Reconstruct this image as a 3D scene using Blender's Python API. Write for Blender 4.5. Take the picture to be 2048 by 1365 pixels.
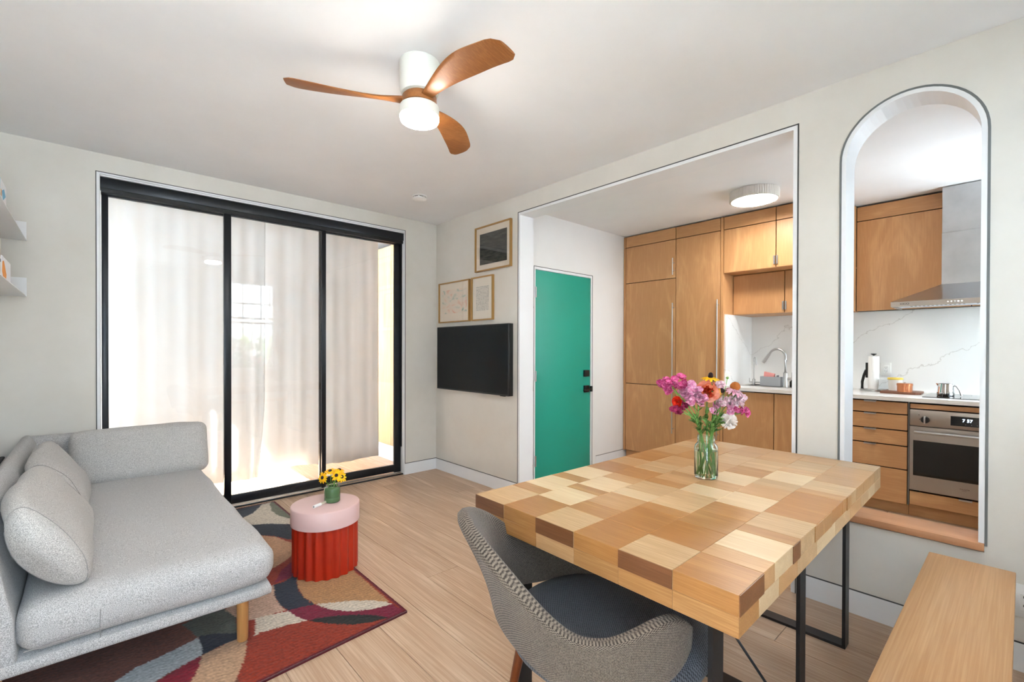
import bpy, bmesh, math, random
import numpy as np
from mathutils import Vector, Matrix, noise
random.seed(7)
for o in list(bpy.data.objects): bpy.data.objects.remove(o)
SC = bpy.context.scene
COL = SC.collection
PI = math.pi

# ------------------------------------------------------------------ camera
cam = bpy.data.cameras.new('camera'); CAM = bpy.data.objects.new('camera', cam); COL.objects.link(CAM)
cam.sensor_width = 36.0; cam.sensor_fit = 'HORIZONTAL'
cam.lens = 930.4815 * 36.0 / 2048.0
cam.shift_y = (704.797 - 682.5) / 2048.0
cam.clip_start = 0.02
_yaw, _pit, _rol = 0.7376, -0.0063, 0.0026
_f = Vector((math.sin(_yaw), math.cos(_yaw), 0)); _r = Vector((math.cos(_yaw), -math.sin(_yaw), 0)); _u = Vector((0, 0, 1))
_f2 = _f * math.cos(_pit) + _u * math.sin(_pit); _u2 = _u * math.cos(_pit) - _f * math.sin(_pit)
_r3 = _r * math.cos(_rol) + _u2 * math.sin(_rol); _u3 = _u2 * math.cos(_rol) - _r * math.sin(_rol)
CAM.matrix_world = Matrix(((_r3.x, _u3.x, -_f2.x, -2.7403), (_r3.y, _u3.y, -_f2.y, -4.2195), (_r3.z, _u3.z, -_f2.z, 1.2776), (0, 0, 0, 1)))
SC.camera = CAM

# ------------------------------------------------------------------ light
W = bpy.data.worlds.new('overcast_sky'); SC.world = W; W.use_nodes = True
_bg = W.node_tree.nodes['Background']; _bg.inputs[0].default_value = (0.64, 0.82, 1.0, 1); _bg.inputs[1].default_value = 4.0
SC.view_settings.view_transform = 'Standard'; SC.view_settings.look = 'None'
SC.view_settings.gamma = 1.0; SC.view_settings.use_curve_mapping = False
SC.view_settings.exposure = 1.98
FAN_STRENGTH = 45.0
KITCHEN_STRENGTH = 18.0
_sl = bpy.data.lights.new('sun', 'SUN'); _sl.energy = 42.0; _sl.angle = 0.01; _sl.color = (0.95, 0.975, 1.0)
SUN = bpy.data.objects.new('sun', _sl); COL.objects.link(SUN)
SUN.rotation_euler = Vector((0.72, -0.09, -0.68)).to_track_quat('-Z', 'Y').to_euler()
def portal(name, loc, sx, sy, rot):
    l = bpy.data.lights.new(name, 'AREA'); l.shape = 'RECTANGLE'; l.size = sx; l.size_y = sy
    l.cycles.is_portal = True
    o = bpy.data.objects.new(name, l); COL.objects.link(o); o.location = loc; o.rotation_euler = rot
portal('daylight_portal', (-2.86, -4.755, 1.4), .76, 2.2, (PI / 2, 0, 0))
portal('daylight_portal', (-0.645, -4.755, 1.675), 0.72, 1.5, (PI / 2, 0, 0))
portal('daylight_portal', (2.06, -4.755, 1.72), .84, 1.5, (PI / 2, 0, 0))
portal('daylight_portal', (-3.385, 1.3, 1.2), 1.5, 1.9, (PI / 2, 0, -PI / 2))

# ------------------------------------------------------------------ helpers
def S(r, g, b):
    f = lambda c: (c / 255) / 12.92 if c / 255 <= 0.04045 else ((c / 255 + 0.055) / 1.055) ** 2.4
    return (f(r), f(g), f(b), 1.0)
def new_mat(name):
    m = bpy.data.materials.new(name); m.use_nodes = True
    nt = m.node_tree; p = nt.nodes['Principled BSDF']
    return m, nt, p
def N(nt, t, **kw):
    n = nt.nodes.new(t)
    for k, v in kw.items():
        if k.startswith('i_'): n.inputs[int(k[2:])].default_value = v
        else: setattr(n, k, v)
    return n
def plain(name, col, rough=0.5, metal=0.0, spec=0.5, emit=None, es=0.0, bump=0.0, bscale=200.0, vary=0.0, vscale=3.0, coat=0.0, sheen=0.0):
    m, nt, p = new_mat(name)
    p.inputs['Base Color'].default_value = col; p.inputs['Roughness'].default_value = rough
    p.inputs['Metallic'].default_value = metal; p.inputs['Specular IOR Level'].default_value = spec
    if coat: p.inputs['Coat Weight'].default_value = coat
    if sheen: p.inputs['Sheen Weight'].default_value = sheen
    if emit is not None:
        p.inputs['Emission Color'].default_value = emit; p.inputs['Emission Strength'].default_value = es
    tc = N(nt, 'ShaderNodeTexCoord')
    if bump:
        nz = N(nt, 'ShaderNodeTexNoise'); nz.inputs['Scale'].default_value = bscale; nz.inputs['Detail'].default_value = 3
        nt.links.new(tc.outputs['Object'], nz.inputs['Vector'])
        b = N(nt, 'ShaderNodeBump'); b.inputs['Strength'].default_value = bump; b.inputs['Distance'].default_value = 0.002
        nt.links.new(nz.outputs[0], b.inputs['Height']); nt.links.new(b.outputs[0], p.inputs['Normal'])
    if vary:
        nz = N(nt, 'ShaderNodeTexNoise'); nz.inputs['Scale'].default_value = vscale; nz.inputs['Detail'].default_value = 5
        nt.links.new(tc.outputs['Object'], nz.inputs['Vector'])
        mr = N(nt, 'ShaderNodeMapRange'); mr.inputs[1].default_value = 0.3; mr.inputs[2].default_value = 0.7
        mr.inputs[3].default_value = 1 - vary; mr.inputs[4].default_value = 1 + vary
        nt.links.new(nz.outputs[0], mr.inputs[0])
        h = N(nt, 'ShaderNodeHueSaturation'); h.inputs['Color'].default_value = col
        nt.links.new(mr.outputs[0], h.inputs['Value']); nt.links.new(h.outputs[0], p.inputs['Base Color'])
    return m
def wood(name, c1, c2, axis='y', rough=0.45, across=9.0, along=0.7, fine=0.35, var=0.12, dist=1.2, spec=0.4, c3=None, knots=0.0, figure=0.0):
    m, nt, p = new_mat(name)
    tc = N(nt, 'ShaderNodeTexCoord'); oi = N(nt, 'ShaderNodeObjectInfo')
    mu = N(nt, 'ShaderNodeMath', operation='MULTIPLY', i_1=37.0); nt.links.new(oi.outputs['Random'], mu.inputs[0])
    cx = N(nt, 'ShaderNodeCombineXYZ')
    for i in range(3): nt.links.new(mu.outputs[0], cx.inputs[i])
    ad = N(nt, 'ShaderNodeVectorMath', operation='ADD'); nt.links.new(tc.outputs['Object'], ad.inputs[0]); nt.links.new(cx.outputs[0], ad.inputs[1])
    mp = N(nt, 'ShaderNodeMapping'); nt.links.new(ad.outputs[0], mp.inputs[0])
    sc = [across] * 3; sc['xyz'.index(axis)] = along; mp.inputs['Scale'].default_value = sc
    n1 = N(nt, 'ShaderNodeTexNoise'); n1.inputs['Scale'].default_value = 1.0; n1.inputs['Detail'].default_value = 4; n1.inputs['Distortion'].default_value = dist
    nt.links.new(mp.outputs[0], n1.inputs['Vector'])
    wv = N(nt, 'ShaderNodeMath', operation='MULTIPLY', i_1=9.0); nt.links.new(n1.outputs[0], wv.inputs[0])
    sn = N(nt, 'ShaderNodeMath', operation='SINE'); nt.links.new(wv.outputs[0], sn.inputs[0])
    s2 = N(nt, 'ShaderNodeMapRange'); s2.inputs[1].default_value = -1; s2.inputs[2].default_value = 1; nt.links.new(sn.outputs[0], s2.inputs[0])
    mp2 = N(nt, 'ShaderNodeMapping'); nt.links.new(ad.outputs[0], mp2.inputs[0])
    sc2 = [across * 26] * 3; sc2['xyz'.index(axis)] = along * 6; mp2.inputs['Scale'].default_value = sc2
    n2 = N(nt, 'ShaderNodeTexNoise'); n2.inputs['Scale'].default_value = 1.0; n2.inputs['Detail'].default_value = 3
    nt.links.new(mp2.outputs[0], n2.inputs['Vector'])
    n2r = N(nt, 'ShaderNodeMapRange'); n2r.inputs[1].default_value = 0.33; n2r.inputs[2].default_value = 0.67; nt.links.new(n2.outputs[0], n2r.inputs[0])
    mx = N(nt, 'ShaderNodeMix', data_type='FLOAT'); mx.inputs[0].default_value = fine
    nt.links.new(s2.outputs[0], mx.inputs[2]); nt.links.new(n2r.outputs[0], mx.inputs[3])
    rp = N(nt, 'ShaderNodeValToRGB'); rp.color_ramp.elements[0].color = c1; rp.color_ramp.elements[1].color = c2
    rp.color_ramp.elements[0].position = 0.15; rp.color_ramp.elements[1].position = 0.85
    nt.links.new(mx.outputs[0], rp.inputs[0])
    mr = N(nt, 'ShaderNodeMapRange'); mr.inputs[3].default_value = 1 - var; mr.inputs[4].default_value = 1 + var
    nt.links.new(oi.outputs['Random'], mr.inputs[0])
    hs = N(nt, 'ShaderNodeHueSaturation'); nt.links.new(rp.outputs[0], hs.inputs['Color']); nt.links.new(mr.outputs[0], hs.inputs['Value'])
    nt.links.new(hs.outputs[0], p.inputs['Base Color'])
    p.inputs['Roughness'].default_value = rough; p.inputs['Specular IOR Level'].default_value = spec
    b = N(nt, 'ShaderNodeBump'); b.inputs['Strength'].default_value = 0.12; b.inputs['Distance'].default_value = 0.001
    nt.links.new(n2.outputs[0], b.inputs['Height']); nt.links.new(b.outputs[0], p.inputs['Normal'])
    return m
def fabric(name, c1, c2, scale=420.0, bump=0.35, weave=0.0, rough=0.95, uv=False):
    m, nt, p = new_mat(name)
    tc = N(nt, 'ShaderNodeTexCoord')
    n1 = N(nt, 'ShaderNodeTexNoise'); n1.inputs['Scale'].default_value = scale; n1.inputs['Detail'].default_value = 2
    nt.links.new(tc.outputs['Object'], n1.inputs['Vector'])
    h = n1.outputs[0]
    if weave:
        # basket weave: two crossed sine bands, alternating
        sp = N(nt, 'ShaderNodeSeparateXYZ'); nt.links.new(tc.outputs['UV' if uv else 'Object'], sp.inputs[0])
        ws = []
        for k in (0, 1):
            q = N(nt, 'ShaderNodeMath', operation='MULTIPLY', i_1=2 * PI / weave); nt.links.new(sp.outputs[k], q.inputs[0])
            w_ = N(nt, 'ShaderNodeMath', operation='SINE'); nt.links.new(q.outputs[0], w_.inputs[0]); ws.append(w_)
        pr_ = N(nt, 'ShaderNodeMath', operation='MULTIPLY'); nt.links.new(ws[0].outputs[0], pr_.inputs[0]); nt.links.new(ws[1].outputs[0], pr_.inputs[1])
        wm = N(nt, 'ShaderNodeMapRange'); wm.inputs[1].default_value = -0.8; wm.inputs[2].default_value = 0.8; nt.links.new(pr_.outputs[0], wm.inputs[0])
        mx = N(nt, 'ShaderNodeMix', data_type='FLOAT'); mx.inputs[0].default_value = 0.42
        nt.links.new(h, mx.inputs[2]); nt.links.new(wm.outputs[0], mx.inputs[3]); h = mx.outputs[0]
    rp = N(nt, 'ShaderNodeValToRGB'); rp.color_ramp.elements[0].color = c1; rp.color_ramp.elements[1].color = c2
    rp.color_ramp.elements[0].position = 0.33; rp.color_ramp.elements[1].position = 0.66
    nt.links.new(h, rp.inputs[0])
    nt.links.new(rp.outputs[0], p.inputs['Base Color'])
    p.inputs['Roughness'].default_value = rough; p.inputs['Specular IOR Level'].default_value = 0.15; p.inputs['Sheen Weight'].default_value = 0.15
    b = N(nt, 'ShaderNodeBump'); b.inputs['Strength'].default_value = bump; b.inputs['Distance'].default_value = 0.002
    nt.links.new(h, b.inputs['Height']); nt.links.new(b.outputs[0], p.inputs['Normal'])
    return m
def thin_glass(name, tint=(1, 1, 1, 1), ior=1.5, boost=1.0):
    m, nt, p = new_mat(name); nt.nodes.remove(p); out = nt.nodes['Material Output']
    t = N(nt, 'ShaderNodeBsdfTransparent'); t.inputs[0].default_value = tint
    g = N(nt, 'ShaderNodeBsdfGlossy'); g.inputs['Roughness'].default_value = 0.0
    lw = N(nt, 'ShaderNodeLayerWeight'); lw.inputs['Blend'].default_value = 0.5      # facing = 1 - |cos|
    pw = N(nt, 'ShaderNodeMath', operation='POWER', i_1=5.0); nt.links.new(lw.outputs['Facing'], pw.inputs[0])
    f0 = ((ior - 1) / (ior + 1)) ** 2
    mu = N(nt, 'ShaderNodeMath', operation='MULTIPLY_ADD'); nt.links.new(pw.outputs[0], mu.inputs[0]); mu.inputs[1].default_value = 1 - f0; mu.inputs[2].default_value = f0 * boost
    mx = N(nt, 'ShaderNodeMixShader'); nt.links.new(mu.outputs[0], mx.inputs[0]); nt.links.new(t.outputs[0], mx.inputs[1]); nt.links.new(g.outputs[0], mx.inputs[2])
    nt.links.new(mx.outputs[0], out.inputs[0])
    return m
def solid_glass(name, col=(1, 1, 1, 1), ior=1.45, rough=0.0):
    m, nt, p = new_mat(name)
    p.inputs['Base Color'].default_value = col; p.inputs['Roughness'].default_value = rough
    p.inputs['Transmission Weight'].default_value = 1.0; p.inputs['IOR'].default_value = ior
    return m
def petal_mat(name, c1, c2, scale=60.0):
    m, nt, p = new_mat(name); tc = N(nt, 'ShaderNodeTexCoord')
    n1 = N(nt, 'ShaderNodeTexNoise'); n1.inputs['Scale'].default_value = scale; nt.links.new(tc.outputs['Object'], n1.inputs['Vector'])
    rp = N(nt, 'ShaderNodeValToRGB'); rp.color_ramp.elements[0].color = c1; rp.color_ramp.elements[1].color = c2
    rp.color_ramp.elements[0].position = 0.38; rp.color_ramp.elements[1].position = 0.62
    nt.links.new(n1.outputs[0], rp.inputs[0]); nt.links.new(rp.outputs[0], p.inputs['Base Color'])
    p.inputs['Roughness'].default_value = 0.6; p.inputs['Specular IOR Level'].default_value = 0.2
    p.inputs['Subsurface Weight'].default_value = 0.0
    return m

class MB:
    def __init__(s): s.v = []; s.f = []
    def add(s, v, f):
        o = len(s.v); s.v += [tuple(q) for q in v]; s.f += [tuple(i + o for i in t) for t in f]; return s
    def box(s, x0, x1, y0, y1, z0, z1):
        x0, x1 = min(x0, x1), max(x0, x1); y0, y1 = min(y0, y1), max(y0, y1); z0, z1 = min(z0, z1), max(z0, z1)
        return s.add([(x0, y0, z0), (x1, y0, z0), (x1, y1, z0), (x0, y1, z0), (x0, y0, z1), (x1, y0, z1), (x1, y1, z1), (x0, y1, z1)],
                     [(0, 3, 2, 1), (4, 5, 6, 7), (0, 1, 5, 4), (1, 2, 6, 5), (2, 3, 7, 6), (3, 0, 4, 7)])
    def prism(s, poly, h0, h1, axis='z'):
        # poly: list of 2-D points; axis: extrusion axis; other two axes in xyz order
        n = len(poly)
        def P(a, b, h): return {'z': (a, b, h), 'y': (a, h, b), 'x': (h, a, b)}[axis]
        v = [P(a, b, h0) for a, b in poly] + [P(a, b, h1) for a, b in poly]
        f = [tuple(range(n - 1, -1, -1)), tuple(range(n, 2 * n))] + [(i, (i + 1) % n, n + (i + 1) % n, n + i) for i in range(n)]
        return s.add(v, f)
    def lathe(s, prof, c=(0, 0, 0), n=32, fl=None, axis='z', cap=True):
        v = []; f = []; m = len(prof)
        for r, z in prof:
            for i in range(n):
                a = 2 * PI * i / n; rr = r if fl is None else fl(r, a, z)
                q = (rr * math.cos(a), rr * math.sin(a), z)
                if axis == 'x': q = (q[2], q[0], q[1])
                elif axis == 'y': q = (q[0], q[2], q[1])
                v.append((c[0] + q[0], c[1] + q[1], c[2] + q[2]))
        for j in range(m - 1):
            for i in range(n):
                f.append((j * n + i, j * n + (i + 1) % n, (j + 1) * n + (i + 1) % n, (j + 1) * n + i))
        if cap:
            if prof[0][0] > 1e-6: f.append(tuple(range(n - 1, -1, -1)))
            if prof[-1][0] > 1e-6: f.append(tuple((m - 1) * n + i for i in range(n)))
        return s.add(v, f)
    def tube(s, pts, r, n=10, caps=True, radii=None):
        pts = [Vector(p) for p in pts]; v = []; f = []; m = len(pts)
        up = Vector((0, 0, 1))
        for k, p in enumerate(pts):
            d = (pts[min(k + 1, m - 1)] - pts[max(k - 1, 0)]).normalized()
            a = d.cross(up)
            if a.length < 1e-3: a = d.cross(Vector((1, 0, 0)))
            a.normalize(); b = d.cross(a).normalized(); rr = radii[k] if radii else r
            for i in range(n):
                t = 2 * PI * i / n; v.append(p + a * (rr * math.cos(t)) + b * (rr * math.sin(t)))
        for k in range(m - 1):
            for i in range(n): f.append((k * n + i, k * n + (i + 1) % n, (k + 1) * n + (i + 1) % n, (k + 1) * n + i))
        if caps: f += [tuple(range(n - 1, -1, -1)), tuple((m - 1) * n + i for i in range(n))]
        return s.add(v, f)
    def grid(s, P, closed_u=False):
        nu = len(P); nv = len(P[0]); v = [q for r in P for q in r]; f = []
        for i in range(nu - (0 if closed_u else 1)):
            for j in range(nv - 1): f.append((i * nv + j, ((i + 1) % nu) * nv + j, ((i + 1) % nu) * nv + j + 1, i * nv + j + 1))
        return s.add(v, f)
    def sphere(s, c, r, nu=14, nv=10, sc=(1, 1, 1)):
        prof = [(r * math.sin(PI * j / nv), -r * math.cos(PI * j / nv)) for j in range(nv + 1)]
        o = len(s.v); s.lathe(prof, (0, 0, 0), nu, cap=False)
        for i in range(o, len(s.v)):
            q = s.v[i]; s.v[i] = (c[0] + q[0] * sc[0], c[1] + q[1] * sc[1], c[2] + q[2] * sc[2])
        return s
    def rbox(s, h, r, n=8, puff=(0, 0, 0), xf=None):
        # rounded box, half sizes h, radius r; puff pushes face centres out; xf maps local -> world
        import itertools
        v = []; f = []; key = {}
        def vid(p):
            k = tuple(round(t, 5) for t in p)
            if k not in key: key[k] = len(v); v.append(p)
            return key[k]
        for ax in range(3):
            for sg in (-1, 1):
                for i in range(n):
                    for j in range(n):
                        q = []
                        for a, b in ((i, j), (i + 1, j), (i + 1, j + 1), (i, j + 1)):
                            p = [0, 0, 0]; p[ax] = sg; p[(ax + 1) % 3] = -1 + 2 * a / n; p[(ax + 2) % 3] = -1 + 2 * b / n
                            q.append(vid(tuple(p)))
                        f.append(tuple(q) if sg > 0 else tuple(reversed(q)))
        out = []
        for p in v:
            # concentrate samples at rounded edges
            P = [h[k] * math.copysign(abs(p[k]) ** 0.6, p[k]) for k in range(3)]
            I = [max(-(h[k] - r), min(h[k] - r, P[k])) for k in range(3)]
            d = Vector([P[k] - I[k] for k in range(3)])
            if d.length > 1e-9: d.normalize()
            w = [I[k] + d[k] * r for k in range(3)]
            u = [w[k] / h[k] for k in range(3)]
            for k in range(3):
                o1, o2 = (k + 1) % 3, (k + 2) % 3
                w[k] += math.copysign(1, u[k]) * puff[k] * max(0, 1 - u[o1] ** 2) * max(0, 1 - u[o2] ** 2) * abs(u[k])
            q = Vector(w); out.append(tuple(xf(q) if xf else q))
        return s.add(out, f)

def wl(o):
    v = Vector((0, 0, 0))
    while o is not None: v += o.location; o = o.parent
    return v
def obj(name, mb, mat, parent=None, smooth=False, bevel=0.0, seg=2, label=None, loc=None, kind=None, ang=40):
    me = bpy.data.meshes.new(name)
    if bevel:
        bm = bmesh.new(); vs = [bm.verts.new(q) for q in mb.v]
        for t in mb.f:
            try: bm.faces.new([vs[i] for i in t])
            except ValueError: pass
        bm.normal_update()
        ed = [e for e in bm.edges if len(e.link_faces) == 2 and e.calc_face_angle(0) > 0.5]
        bmesh.ops.bevel(bm, geom=ed, offset=bevel, segments=seg, affect='EDGES', profile=0.5, clamp_overlap=True)
        bm.to_mesh(me); bm.free()
    else:
        me.from_pydata(mb.v, [], mb.f)
    bm = bmesh.new(); bm.from_mesh(me); bmesh.ops.recalc_face_normals(bm, faces=bm.faces); bm.to_mesh(me); bm.free()
    base = wl(parent) if parent is not None else Vector(loc) if loc is not None else None
    if base is None:
        co = [v.co for v in me.vertices]
        base = Vector(((min(c.x for c in co) + max(c.x for c in co)) / 2, (min(c.y for c in co) + max(c.y for c in co)) / 2, min(c.z for c in co)))
    me.transform(Matrix.Translation(-base))
    if smooth or bevel:
        me.shade_smooth(); me.set_sharp_from_angle(angle=math.radians(ang))
    mats = mat if isinstance(mat, (list, tuple)) else [mat]
    for q in mats: me.materials.append(q)
    o = bpy.data.objects.new(name, me); COL.objects.link(o)
    if parent is not None: o.parent = parent
    else: o.location = base
    if label: o['label'] = label
    if kind: o['kind'] = kind
    return o
def thing(name, label, cat, loc, group=None, kind=None):
    o = bpy.data.objects.new(name, None); COL.objects.link(o); o.location = loc
    o.empty_display_size = 0.05
    if label: o['label'] = label
    if cat: o['category'] = cat
    if group: o['group'] = group
    if kind: o['kind'] = kind
    return o
def tag(o, label, cat, group=None):
    o['label'] = label; o['category'] = cat
    if group: o['group'] = group
    return o
def struct(name, mb, mat, label=None, **kw):
    o = obj(name, mb, mat, **kw); o['kind'] = 'structure'
    if label: o['label'] = label
    return o
def B(*a): return MB().box(*a)
def text(name, body, size, mat, parent, origin, xdir, ydir, depth=0.0005):
    # lettering as real mesh on a surface
    cu = bpy.data.curves.new(name, 'FONT'); cu.body = body; cu.size = size; cu.extrude = depth; cu.align_x = 'LEFT'
    t = bpy.data.objects.new(name, cu); COL.objects.link(t)
    dg = bpy.context.evaluated_depsgraph_get(); me = bpy.data.meshes.new_from_object(t.evaluated_get(dg))
    bpy.data.objects.remove(t)
    X = Vector(xdir).normalized(); Y = Vector(ydir).normalized(); Z = X.cross(Y); O = Vector(origin) - wl(parent)
    me.transform(Matrix(((X.x, Y.x, Z.x, O.x), (X.y, Y.y, Z.y, O.y), (X.z, Y.z, Z.z, O.z), (0, 0, 0, 1))))
    me.materials.clear(); me.materials.append(mat)
    o = bpy.data.objects.new(name, me); COL.objects.link(o); o.parent = parent
    return o

# ------------------------------------------------------------------ materials
def wall_mat(name, c1, c2):
    m, nt, p = new_mat(name); tc = N(nt, 'ShaderNodeTexCoord')
    n1 = N(nt, 'ShaderNodeTexNoise'); n1.inputs['Scale'].default_value = 1.7; n1.inputs['Detail'].default_value = 6; n1.inputs['Roughness'].default_value = 0.6
    nt.links.new(tc.outputs['Object'], n1.inputs['Vector'])
    rp = N(nt, 'ShaderNodeValToRGB'); rp.color_ramp.elements[0].color = c1; rp.color_ramp.elements[1].color = c2
    rp.color_ramp.elements[0].position = 0.35; rp.color_ramp.elements[1].position = 0.65
    nt.links.new(n1.outputs[0], rp.inputs[0]); nt.links.new(rp.outputs[0], p.inputs['Base Color'])
    p.inputs['Roughness'].default_value = 0.85; p.inputs['Specular IOR Level'].default_value = 0.25
    n2 = N(nt, 'ShaderNodeTexNoise'); n2.inputs['Scale'].default_value = 35; n2.inputs['Detail'].default_value = 4
    nt.links.new(tc.outputs['Object'], n2.inputs['Vector'])
    b = N(nt, 'ShaderNodeBump'); b.inputs['Strength'].default_value = 0.05; b.inputs['Distance'].default_value = 0.003
    nt.links.new(n2.outputs[0], b.inputs['Height']); nt.links.new(b.outputs[0], p.inputs['Normal'])
    return m
M = {}
M['limewash'] = wall_mat('limewash_wall', S(214, 209, 200), S(222, 218, 210))
M['white_wall'] = wall_mat('white_wall', S(234, 233, 231), S(238, 237, 235))
M['ceiling'] = wall_mat('ceiling_white', S(236, 236, 236), S(240, 240, 240))
M['white_trim'] = plain('white_trim', S(234, 235, 236), 0.5)
M['gap_bar_grey'] = plain('gap_shade_and_bar_grey', S(70, 72, 70), 0.6)  # carries the shade of the wall gaps; window bars and vents share it
M['floor_base'] = plain('floor_gap', S(70, 50, 35), 0.9)
M['oak'] = wood('oak_plank', S(184, 152, 124), S(220, 194, 168), 'y', 0.40, across=6.0, along=0.5, fine=0.45, var=0.05, dist=2.2)
M['oak_pale'] = wood('pale_oak_plank', S(206, 198, 188), S(228, 222, 214), 'y', 0.42, across=6.0, along=0.5, fine=0.45, var=0.03, dist=2.0)
M['birch'] = wood('birch_plywood', S(196, 146, 98), S(218, 170, 120), 'z', 0.38, across=4.0, along=1.1, fine=0.3, var=0.03, dist=1.5)
M['birch_y'] = wood('birch_plywood_horizontal', S(196, 146, 98), S(218, 170, 120), 'y', 0.38, across=4.0, along=1.1, fine=0.3, var=0.03, dist=1.5)
M['carcass'] = plain('cabinet_gap_shade', S(34, 18, 9), 0.9)  # near-black: shade inside the door gaps is put into the colour
M['black_metal'] = plain('black_metal', S(32, 34, 38), 0.38, 0.2)
M['door_black'] = plain('door_black_aluminium', S(30, 33, 38), 0.32, 0.35)
M['steel'] = plain('brushed_steel', S(190, 190, 190), 0.28, 1.0)
M['steel_dark'] = plain('oven_steel', S(168, 160, 152), 0.33, 1.0)
M['chrome'] = plain('chrome', S(225, 225, 225), 0.08, 1.0)
M['pane'] = thin_glass('window_glass')
M['door_pane'] = thin_glass('sliding_door_glass', boost=1.0)
M['white_plastic'] = plain('white_plastic', S(235, 235, 232), 0.4)
M['black'] = plain('black_plastic', S(22, 22, 24), 0.4)
# ------------------------------------------------------------------ structure
H = 2.6
XW, XE, YS, YN = -3.30, 2.62, -4.62, 3.0
T = 0.16          # thickness of the right wall
OYL, OYR, OZ = -1.283, -3.4185, 2.453
AYL, AYR, ACZ = -3.6119, -4.1142, 2.197
AR = (AYL - AYR) / 2; ACY = (AYL + AYR) / 2
SILL = 0.478
DXL, DXR, DZ = -2.7021, -0.3733, 2.4723
KY = -1.05        # kitchen wall with the green door

fl = struct('floor', B(XW - .1, XE + .1, YS - .15, YN + .1, -0.12, -0.014), M['floor_base'], label='floor under the oak planks', loc=(0, 0, 0))
# planks along y
PW = 0.2065; k = -1
seams = []
x = -0.105 - PW * 15 + 0
xs = [-0.105 + PW * i for i in range(-16, 14)]
rp = random.Random(3)
for i, x0 in enumerate(xs):
    x1 = x0 + PW
    if x1 < XW - 0.15 or x0 > XE + 0.05: continue
    fixed = None
    kk = round((x0 + 0.105) / PW)
    if kk == -6: fixed = -1.988          # joint between planks beside the rug
    if kk == -2: fixed = -3.49
    joints = []
    if fixed is not None:
        y = fixed
        while y > YS - .15: y -= 2.15; joints.append(y)
        y = fixed; joints.append(y)
        while y < YN: y += 2.1; joints.append(y)
    else:
        y = YS - rp.uniform(0.2, 2.0)
        while y < YN: y += rp.uniform(1.9, 2.3); joints.append(y)
        if -13 < kk < 0:                       # keep visible rows long as in the room
            joints = [q for q in joints if not (-2.9 < q < -0.9)]
    joints = sorted(set([YS - .14] + [q for q in joints if YS < q < YN and abs(q - .1) > .15] + [YN + .09] + ([.1] if x0 < .16 else [])))
    for a, b in zip(joints[:-1], joints[1:]):
        if b - a < 0.05: continue
        g = 0.0011
        obj('plank', B(x0 + g, x1 - g, a + g, b - g, -0.0138, 0.0), M['oak'], fl, bevel=0.0009, seg=1)
struct('ceiling', B(XW - .1, XE + .1, YS - .15, YN + .1, H, H + .1), M['ceiling'], label='white ceiling')

# wall with the sliding doors
w = MB()
w.box(XW - .1, DXL, 0, .12, 0, H).box(DXR, .45, 0, .12, 0, H).box(DXL, DXR, 0, .12, DZ, H)
struct('wall_back', w, M['limewash'], label='warm white plastered wall around the sliding glass doors')
# right wall with the kitchen opening and the arch
w = MB()
w.box(0, T, OYL, 0.0, 0, H).box(0, T, OYR, OYL, OZ, H)
w.box(0, T, AYL, OYR, 0, H).box(0, T, YS, AYR, 0, H).box(0, T, AYR, AYL, 0, 0.44)
na = 28
arc = [(ACY + AR * math.cos(PI * i / na), ACZ + AR * math.sin(PI * i / na)) for i in range(na + 1)]  # from left jamb to right jamb
w.box(0, T, AYL, AYL + 0.0005, ACZ, H)
for (ya, za), (yb, zb) in zip(arc[:-1], arc[1:]):
    w.prism([(ya, za), (ya, H), (yb, H), (yb, zb)], 0, T, 'x')
struct('wall_right', w, M['limewash'], label='plastered wall with wide kitchen opening and tall arched opening')
# window wall behind the camera
w = MB()
WX = [(-3.24, -2.48), (-1.005, -0.285), (1.64, 2.48)]
prev = XW - .1
for a, b in WX:
    w.box(prev, a, YS - .13, YS, 0, H); prev = b
w.box(prev, XE + .1, YS - .13, YS, 0, H)
WZ = [(0.30, 2.50), (0.925, 2.425), (0.97, 2.47)]
for (a, b), (c, d) in zip(WX, WZ): w.box(a, b, YS - .13, YS, 0, c).box(a, b, YS - .13, YS, d, H)
struct('wall_front', w, M['limewash'], label='wall with the windows opposite the sliding doors')
w = MB()
w.box(XW - .1, XW, YS, 0.55, 0, H).box(XW - .1, XW, 2.05, YN, 0, H)
w.box(XW - .1, XW, 0.55, 2.05, 0, .25).box(XW - .1, XW, 0.55, 2.05, 2.15, H)
struct('wall_left', w, M['limewash'], label='plastered wall behind the sofa')
# kitchen
DX0, DX1, DZ1 = 0.445, 1.300, 2.052
w = MB()
w.box(T, DX0 - .022, KY, KY + .1, 0, H).box(DX1 + .022, XE, KY, KY + .1, 0, H).box(DX0 - .022, DX1 + .022, KY, KY + .1, DZ1 + .024, H)
struct('wall_kitchen_left', w, M['white_wall'], label='white kitchen wall around the green door')
struct('wall_kitchen_back', B(XE, XE + .1, YS - .13, 0.4, 0, H), M['white_wall'], label='white kitchen wall behind the cabinets')
# bedroom
struct('wall_bedroom_back', B(XW - .1, 1.0, YN, YN + .1, 0, H), M['white_wall'], label='white far wall of the bedroom behind the curtains')
struct('wall_bedroom_right', B(.36, .45, .12, YN, 0, H), M['white_wall'], label='white side wall of the bedroom')

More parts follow.
